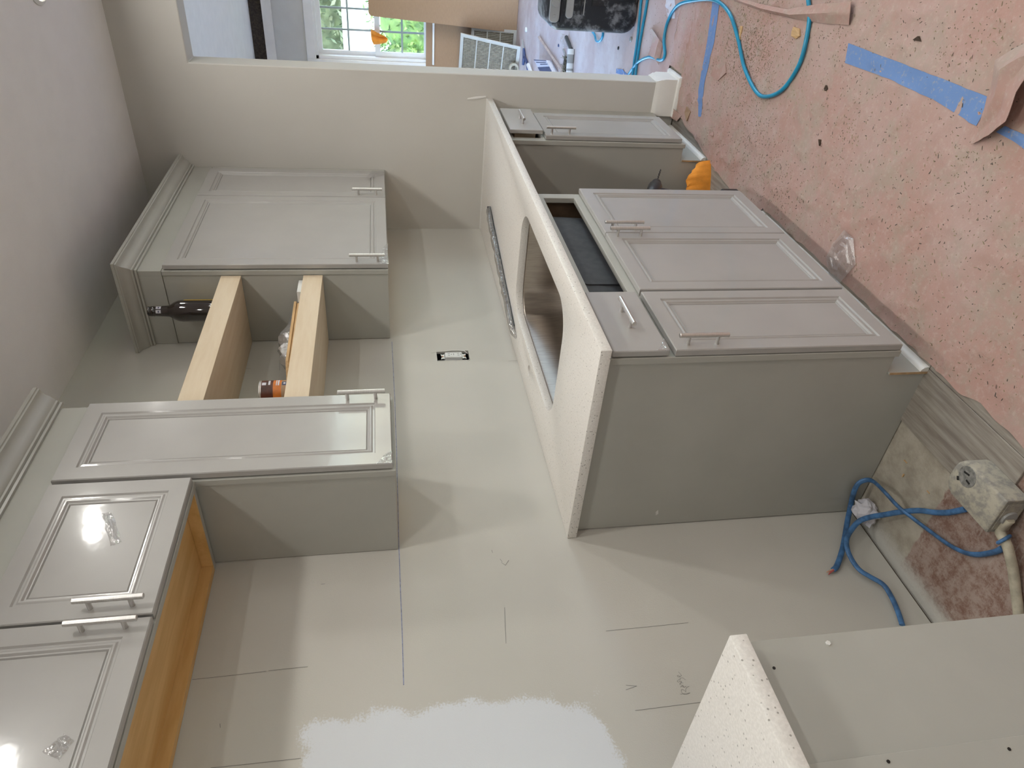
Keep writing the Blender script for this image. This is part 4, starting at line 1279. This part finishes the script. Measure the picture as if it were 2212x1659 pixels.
tag(MB().tube(s2, 0.0078, 10, flat=0.62, nrm=(0, 1, 0)).build('blue_cable', 'cable_blue', ang=60), 'blue flat cable from the receptacle box curling up the wall to a cut end', 'cable')

# crumpled paper ball
bm = bmesh.new()
bmesh.ops.create_icosphere(bm, subdivisions=3, radius=1)
ce = U(1870, 1106, 'z', 0.022)
mb = MB()
rnd = random.Random(4)
for v_ in bm.verts:
    f_ = 0.72 + 0.55 * abs(noise.noise(v_.co * 2.1 + Vector((3, 1, 7)))) + 0.30 * abs(noise.noise(v_.co * 4.7)) + rnd.uniform(-0.035, 0.035)
    v_.co = v_.co * f_
mb.add([ce + Vector((v_.co.x * 0.042, v_.co.y * 0.040, max(v_.co.z * 0.034, -0.028))) for v_ in bm.verts], [tuple(v_.index for v_ in f.verts) for f in bm.faces])
bm.free()
tag(mb.build('paper_ball', 'paper_white', smooth=False), 'crumpled ball of white paper in the corner of the range gap', 'paper')
# loose wood crumbs on the slab
for px, py, dx_, dy_, lab in ((1951, 1027, 0.004, 0.010, 'light square wood crumb on the slab of the range gap'), (1956, 997, 0.014, 0.002, 'thin orange splinter on the slab of the range gap'), (2005, 1063, 0.012, 0.001, 'brown splinter beside the old red floor edge')):
    q = U(px, py, 'z', -0.006)
    tag(MB().box(q.x - dx_ / 2, q.x + dx_ / 2, q.y - dy_ / 2, q.y + dy_ / 2, -0.0079, -0.004).build('wood_crumb', 'bare_wood', bevel=0.0006), lab, 'scrap')

# ================================================================== DISHWASHER GAP
# orange cloth hanging in folds on the floor
rnd = random.Random(9)
g = []
top = [(1528, 344, 0.045), (1512, 350, 0.070), (1497, 362, 0.085), (1492, 380, 0.080), (1486, 400, 0.085), (1486, 416, 0.06)]
bot = [(1536, 346, 0.0), (1536, 360, 0.0), (1536, 378, 0.0), (1535, 396, 0.0), (1534, 412, 0.0), (1533, 425, 0.0)]
rows = []
for i in range(6):
    a_ = U(bot[i][0], bot[i][1], 'z', 0.0) + Vector((0.045, 0.065, 0))
    b_ = U(bot[i][0], bot[i][1], 'z', 0.0)
    rows.append((a_, b_, top[i][2]))
for i in range(5):
    for k in range(5 if i < 4 else 6):
        s = k / 5
        a_, b_ = rows[i][0].lerp(rows[i + 1][0], s), rows[i][1].lerp(rows[i + 1][1], s)
        h = rows[i][2] * (1 - s) + rows[i + 1][2] * s
        row = []
        for j in range(13):
            w = j / 12
            q = b_.lerp(a_, w)
            fold = 0.010 * math.sin(s * 6.28 + i * 2.1 + w * 5) * w
            row.append(Vector((q.x + fold, q.y, max(0.001, h * max(0, math.sin(min(1, w) * math.pi)) ** 0.45 * 1.08 + (0.012 * noise.noise(q * 18) + 0.004) * min(1, w * 6)))))
        g.append(row)
tag(MB().sheet(g, 0.002).build('cloth', 'orange_cloth', ang=70), 'orange work cloth bunched on the floor of the dishwasher gap', 'cloth')
# drill, chuck and bit showing past the door edge
dr = thing('drill', 'cordless drill with dark chuck and twist bit standing behind the sink cabinet door', 'drill', (1.20, -0.54, 0.0))
tip, ch = U(1427, 366, 'y', -0.545), U(1419, 392, 'y', -0.545)
ax = (tip - ch).normalized()
c0 = ch - ax * 0.012
e1 = ax.cross(Vector((0, 1, 0))).normalized()
tw = [ch + ax * (0.0 + (tip - ch).length * k / 24) + Vector((0, 0.0012 * math.sin(k * 1.3), 0.0012 * math.cos(k * 1.3))) for k in range(25)]
MB().tube(tw, [0.0030] * 23 + [0.0022, 0.0006], 7).build('bit', 'black_plastic', dr)
MB().tube([c0 - ax * 0.045, c0 - ax * 0.04, c0 - ax * 0.012, c0 + ax * 0.0], [0.018, 0.0215, 0.020, 0.011], 16).build('chuck', 'black_plastic', dr)
MB().tube([c0 - ax * 0.004, c0 + ax * 0.012], [0.0135, 0.0105], 16).build('chuck_nose', 'steel', dr)
b0 = c0 - ax * 0.046
MB().tube([b0, b0 - ax * 0.01, b0 - ax * 0.11, b0 - ax * 0.13], [0.024, 0.028, 0.030, 0.022], 14).build('motor_housing', 'black_plastic', dr)
gx = b0 - ax * 0.060
MB().tube([gx, gx + Vector((-0.01, 0.01, -0.10)), Vector((gx.x - 0.015, gx.y + 0.025, 0.072))], [0.019, 0.017, 0.021], 12).build('grip', 'black_plastic', dr)
MB().box(gx.x - 0.065, gx.x + 0.030, gx.y - 0.006, gx.y + 0.060, 0.0, 0.074).build('battery', 'black_plastic', dr, bevel=0.006)

# ================================================================== FAR ROOM CONTENTS
# upright black machine case
XB = 2.845
tcs = thing('tool_case', 'dusty black jobsite case with grey control panel standing past the wall end', 'case', (XB + 0.16, -1.02, 0.0))
B0, B1, BX1 = -1.24, -0.815, XB + 0.32


def rr_yz(y0, y1, z0, z1, r_, n=6):
    return [(q[0], q[1]) for q in rrect(y0, y1, z0, z1, r_, 0, n)]


rs = []
for x, o, r_ in ((XB + 0.002, 0.028, 0.05), (XB + 0.006, 0.014, 0.06), (XB + 0.022, 0.0, 0.07), (BX1 - 0.03, 0.0, 0.07), (BX1 - 0.008, 0.012, 0.06), (BX1, 0.03, 0.05)):
    rs.append([(x, y, zz) for y, zz in rr_yz(B0 + o, B1 - o, 0.006 + o, 0.508 - o, r_)])
MB().rings(rs).build('shell', 'dusty_black', tcs, ang=50)
MB().prism(rr_yz(B0 + 0.03, B1 - 0.040, 0.445, 0.500, 0.022), 'x', XB - 0.008, XB + 0.012).build('control_panel', 'grey_plastic', tcs, bevel=0.003)
MB().tube([(XB - 0.008, -0.95, 0.472), (XB - 0.018, -0.95, 0.472)], [0.021, 0.019], 20).build('knob', 'grey_plastic', tcs)
MB().box(XB - 0.011, XB - 0.007, -0.895, -0.880, 0.466, 0.480).build('button', 'grey_plastic', tcs, bevel=0.002)
MB().prism(rr_yz(B0 + 0.06, -0.880, 0.372, 0.412, 0.018), 'x', XB - 0.014, XB + 0.004).build('handle', 'grey_plastic', tcs, bevel=0.003)
for za, zb, yb in ((0.430, 0.440, -0.86), (0.325, 0.333, -0.90), (0.310, 0.314, -0.90)):
    MB().box(XB - 0.006, XB + 0.004, B0 + 0.06, yb, za, zb).build('groove', 'black_plastic' if zb - za > 0.005 else 'grey_plastic', tcs)
MB().box(XB - 0.0035, XB + 0.004, -1.08, -0.945, 0.180, 0.270).build('emblem_plate', 'dusty_black', tcs)
for y in (-0.88, -1.17):
    MB().box(XB + 0.04, BX1 - 0.04, y - 0.03, y + 0.03, 0.0035, 0.012).build('foot', 'black_plastic', tcs)

# cardboard sheets leaning on the far wall
m_ = MB()
pa = [U(793, -60, 'x', XFAR - 0.05), U(797, 32, 'x', XFAR - 0.05), U(905, 45, 'x', XFAR - 0.09), U(1114, 66, 'x', XFAR - 0.18), U(1122, -60, 'x', XFAR - 0.18)]
ztop = 1.497
pl = [(-0.45, 0.006), (-0.45 + 0.0, ztop), (-0.205, ztop), (-0.176, ztop - 0.02), (-0.11, 0.006)]
m_.prism([(y - 0.0, zz) for y, zz in [(-1.0, 0.008), (-1.0, ztop), (-0.20, ztop), (-0.178, ztop - 0.022), (-0.108, 0.008)]], 'x', XFAR - 0.012, XFAR)
for v_ in m_.v:
    v_.x -= 0.155 - 0.105 * v_.z / ztop - 0.0
tag(m_.build('cardboard_sheet', 'cardboard', bevel=0.001), 'tall tan cardboard sheet leaning in front of the window', 'cardboard')
m_ = MB().box(XFAR - 0.012, XFAR - 0.004, -0.138, 0.60, 0.008, 0.925)
for v_ in m_.v: v_.x -= 0.055 - 0.045 * v_.z
tag(m_.build('cardboard_sheet', 'cardboard', bevel=0.001), 'shorter tan cardboard sheet below the window sill behind the vent grille', 'cardboard')


def grille(x, rot, y0, y1, h, label, ncol, dark='brown_slot', lean=0.10, yaw=0.0):
    t_ = thing('vent_grille', label, 'grille', (x, (y0 + y1) / 2, 0.006))
    ca_, sa_ = math.cos(rot), math.sin(rot)

    def place(m_):
        for v_ in m_.v:
            y, zz = v_.y - y0, v_.z
            yy, z2 = y * ca_ + zz * sa_, -y * sa_ + zz * ca_
            v_.y = y0 + yy
            v_.z = z2
            xx, yr = (v_.x - x) + lean * z2 / h, v_.y - y0
            v_.x, v_.y = x + xx * math.cos(yaw) + yr * math.sin(yaw), y0 - xx * math.sin(yaw) + yr * math.cos(yaw)
        return m_
    w = y1 - y0
    fr_ = MB()
    b = 0.030
    frame_m = [(0, w, 0, b), (0, w, h - b, h), (0, b, b, h - b), (w - b, w, b, h - b)]
    objs = []
    fr_ = MB()
    for a_ in frame_m: fr_.box(x - 0.012, x, y0 + a_[0], y0 + a_[1], a_[2], a_[3])
    objs.append((place(fr_), 'frame', 'grille_paint'))
    objs.append((place(MB().box(x - 0.001, x, y0 + b, y0 + w - b, b, h - b)), 'backing', dark))
    for i in range(1, ncol):
        zz = b + (h - 2 * b) * i / ncol
        objs.append((place(MB().box(x - 0.010, x - 0.002, y0 + b, y1 - b, zz - 0.005, zz + 0.005)), 'divider', 'grille_paint'))
    n = int((w - 2 * b) / 0.0145)
    for c_ in range(ncol):
        za, zb = b + (h - 2 * b) * c_ / ncol + 0.005, b + (h - 2 * b) * (c_ + 1) / ncol - 0.005
        for k in range(n):
            yy = y0 + b + (w - 2 * b) * (k + 0.5) / n
            objs.append((place(MB().box(x - 0.007, x - 0.002, yy - 0.0032, yy + 0.0032, za, zb)), 'slat', 'cable_beige'))
    zmin = min(v_.z for m_, _, _ in objs for v_ in m_.v)
    for m_, nm, mm in objs:
        for v_ in m_.v: v_.z += 0.007 - zmin
        m_.build(nm, mm, t_, smooth=False)


grille(XFAR - 0.45, 0.0, -0.04, 0.42, 0.585, 'large white return-air grille leaning below the window', 4, lean=0.20, yaw=0.32)
m_ = MB()
grille(XFAR - 0.165, 0.0, -0.135, 0.06, 0.46, 'second narrow white grille half hidden behind the cardboard', 3, lean=0.07)

# orange glove draped over the meeting rail
g = []
for i in range(9):
    s = i / 8
    row = []
    for j in range(9):
        w = j / 8
        y = -0.045 + 0.15 * s
        zz = 1.485 - 0.17 * w * (1 - 0.45 * abs(s - 0.45)) - 0.05 * (s - 0.3) ** 2
        row.append((XFAR + 0.015 - 0.03 * math.sin(w * 2.4) - 0.02 * math.cos(s * 9), y * (1 - 0.55 * w) + 0.03 * w, zz))
    g.append(row)
tag(MB().sheet(g, 0.003).build('work_glove', 'orange_cloth', ang=60), 'orange cloth glove hanging on the meeting rail of the far window', 'glove')

# tools on the far floor
def FP(px, py, dz=0.0):
    q = U(px, py, 'z', 0.006)
    return Vector((q.x, q.y, wrinkle(q.x, q.y) + dz))


a_, b_ = FP(1166, 80, 0.010), FP(1219, 158, 0.010)
tag(MB().tube([a_, b_], 0.012, 4).build('wood_stick', 'weathered_wood', smooth=False), 'long thin wooden stick lying across the far floor', 'stick')
a_, b_ = FP(1226, 80, 0.012), FP(1237, 108, 0.012)
tag(MB().tube([a_, b_], 0.014, 6).build('pry_bar', 'black_plastic'), 'short black bar pointing at the caulk tube', 'bar')
ck = thing('caulk_tube', 'grey and white caulk tube lying on the far floor', 'tube', FP(1240, 130))
a_, b_ = FP(1240, 106, 0.026), FP(1236, 165, 0.026)
MB().tube([a_, b_], 0.025, 16).build('tube_body', 'white_plastic', ck)
MB().tube([a_.lerp(b_, 0.2), a_.lerp(b_, 0.52)], 0.0256, 16).build('printed_band', 'grey_plastic', ck)
MB().tube([a_.lerp(b_, 0.72), a_.lerp(b_, 0.8)], 0.0256, 16).build('printed_band', 'grey_plastic', ck)
br = thing('wire_brush', 'dark bristle brush beside the caulk tube', 'brush', FP(1228, 130))
a_, b_ = FP(1226, 122, 0.012), FP(1222, 168, 0.012)
MB().tube([a_, b_], 0.014, 8).build('back', 'black_plastic', br)
m_ = MB()
rnd = random.Random(2)
for k in range(160):
    q = a_.lerp(b_, rnd.random()); dv = Vector((rnd.gauss(-0.8, 0.25), rnd.gauss(-0.3, 0.2), rnd.random() * 0.6)).normalized()
    m_.tube([q, q + dv * 0.055], 0.0016, 3)
m_.build('bristles', 'cable_beige', br, smooth=False)['kind'] = 'stuff'
a_, b_ = FP(1219, 107, 0.008), FP(1223, 122, 0.008)
MB().tube([a_, b_], 0.008, 8).build('shaft', 'grey_plastic', br)
bxq = [FP(1164, 129), FP(1192, 131), FP(1206, 157), FP(1182, 162)]
ctn = thing('carton', 'flat white carton with dark print on the far floor', 'carton', bxq[1])
n = 4
MB().add([q + Vector((0, 0, 0.001)) for q in bxq] + [q + Vector((0, 0, 0.05)) for q in bxq], [(3, 2, 1, 0), (4, 5, 6, 7)] + [(i, (i + 1) % n, n + (i + 1) % n, n + i) for i in range(n)]).build('box', 'paper_white', ctn, smooth=False)
tq = [q + Vector((0, 0, 0.0512)) for q in bxq]


def tquad(s0, s1, t0, t1, mm):
    f_ = lambda s, t_: tq[0].lerp(tq[1], s).lerp(tq[3].lerp(tq[2], s), t_)
    MB().add([f_(s0, t0), f_(s1, t0), f_(s1, t1), f_(s0, t1)], [(0, 1, 2, 3)]).build('print', mm, ctn, smooth=False)


tquad(0.0, 1.0, 0.0, 0.07, 'print_dark'); tquad(0.1, 0.9, 0.16, 0.22, 'print_dark'); tquad(0.35, 0.95, 0.30, 0.36, 'print_dark'); tquad(0.0, 1.0, 0.52, 0.92, 'print_dark')
pz = thing('pliers', 'blue-handled pliers lying near the vent grille', 'pliers', FP(1135, 120))
a_, m1, b_ = FP(1131, 86, 0.012), FP(1135, 122, 0.014), FP(1137, 152, 0.012)
MB().tube([m1, m1.lerp(a_, 0.5), a_], [0.016, 0.010, 0.004], 8).build('jaw', 'grey_plastic', pz)
MB().tube([FP(1134, 105, 0.014), m1, FP(1133, 140, 0.016)], [0.010, 0.018, 0.012], 8).build('grip', 'tool_blue', pz)
MB().tube([m1, FP(1140, 135, 0.012), FP(1142, 150, 0.012)], [0.014, 0.012, 0.010], 8).build('grip', 'tool_blue', pz)
a_, b_ = FP(1146, 140, 0.02), FP(1153, 162, 0.02)
tag(MB().tube([a_, b_], 0.018, 12).build('white_tube', 'white_plastic'), 'short white plastic tube by the pliers', 'tube')
q = FP(1120, 148, 0.0)
rs = []
for k in range(24):
    a = 2 * math.pi * k / 24
    rs.append([(q.x + dx_, q.y + rr_ * math.cos(a), q.z + 0.052 + rr_ * math.sin(a)) for dx_, rr_ in ((-0.02, 0.05), (0.02, 0.05), (0.02, 0.030), (-0.02, 0.030))])
tag(MB().rings(rs, closed=True).build('tape_roll', 'cable_beige', ang=50), 'roll of tape standing on edge under the vent grille', 'tape roll')
for px, py, r_, lab in ((1138, 64, 0.022, 'white plastic cap on the far floor near the cardboard'), (1363, 85, 0.014, 'small grey chip beside the black case'), (1336, 104, 0.010, 'tiny dark block on the far floor near the hose'), (1207, 98, 0.012, 'small dark blue pencil stub on the far floor')):
    q = FP(px, py)
    mm = {'white': 'white_plastic', 'small': 'grey_plastic', 'tiny ': 'black_plastic'}.get(lab[:5], 'grey_plastic')
    if 'pencil' in lab: mm = 'tool_blue'
    tag(MB().lathe([(r_, q.z), (r_ * 1.05, q.z + r_ * 0.4), (r_ * 0.8, q.z + r_ * 0.7), (0.0, q.z + r_ * 0.75)], q.x, q.y, 10, True, False).build('floor_bit', mm), lab, 'scrap')
q = [FP(px, py, 0.004) for px, py in ((1214, 72), (1222, 74), (1230, 100), (1218, 103), (1213, 92))]
vs = q + [sum(q, Vector()) / 5 + Vector((0, 0, 0.03))]
tag(MB().add(vs, [(i, (i + 1) % 5, 5) for i in range(5)]).build('film_scrap', 'scrap_film', smooth=False), 'crumpled piece of clear plastic between the black bar and the stick', 'film')

# ================================================================== CEILING LAMPS
def downlight(x, y, label):
    t_ = thing('ceiling_light', label, 'light', (x, y, ZCEIL - 0.012), 'recessed kitchen lights')
    MB().lathe([(0.0695, ZCEIL - 0.0005), (0.086, ZCEIL - 0.0005), (0.086, ZCEIL - 0.004), (0.0745, ZCEIL - 0.010), (0.0695, ZCEIL - 0.006)], x, y, 36, False, False).build('trim_ring', 'white_plastic', t_)
    MB().lathe([(0.0690, ZCEIL - 0.001), (0.0690, ZCEIL - 0.0045), (0.0, ZCEIL - 0.0046)], x, y, 36, True, False).build('lens', 'lamp_lens', t_)
    L = bpy.data.lights.new('lamp', 'AREA')
    L.shape = 'DISK'; L.size = 0.13; L.energy = CAN_W * (1.25 if y > -1.5 else 1.30); L.color = CAN_COL; L.spread = math.radians(170)
    o = bpy.data.objects.new('lamp', L); C.objects.link(o); o.parent = t_
    o.location = (0, 0, -0.001)


for x, y, lab in ((1.50, -1.135, 'recessed ceiling light at the top corner of the picture'), (0.63, -1.12, 'recessed ceiling light above the sink run, mirrored in the range cabinet door'),
                  (-0.22, -1.17, 'recessed ceiling light above the range gap, out of view'), (-1.1, -1.2, 'added fill light in the ceiling straight above the camera'),  # lamp above the camera and the next two rows: unseen, added for fill
                  (1.50, -2.3, 'added fill light of the middle ceiling row, nearest the opening'), (0.63, -2.3, 'added fill light of the middle ceiling row behind the sink run lamp'),
                  (-0.22, -2.3, 'added fill light of the middle ceiling row behind the range lamp'), (-1.1, -2.3, 'added fill light of the middle ceiling row by the left wall'),
                  (1.50, -3.4, 'added fill light of the rear ceiling row, nearest the opening'), (0.63, -3.4, 'added fill light of the rear ceiling row, second from the opening'),
                  (-0.22, -3.4, 'added fill light of the rear ceiling row, third from the opening'), (-1.1, -3.4, 'added fill light of the rear ceiling row by the left wall')):
    downlight(x, y, lab)
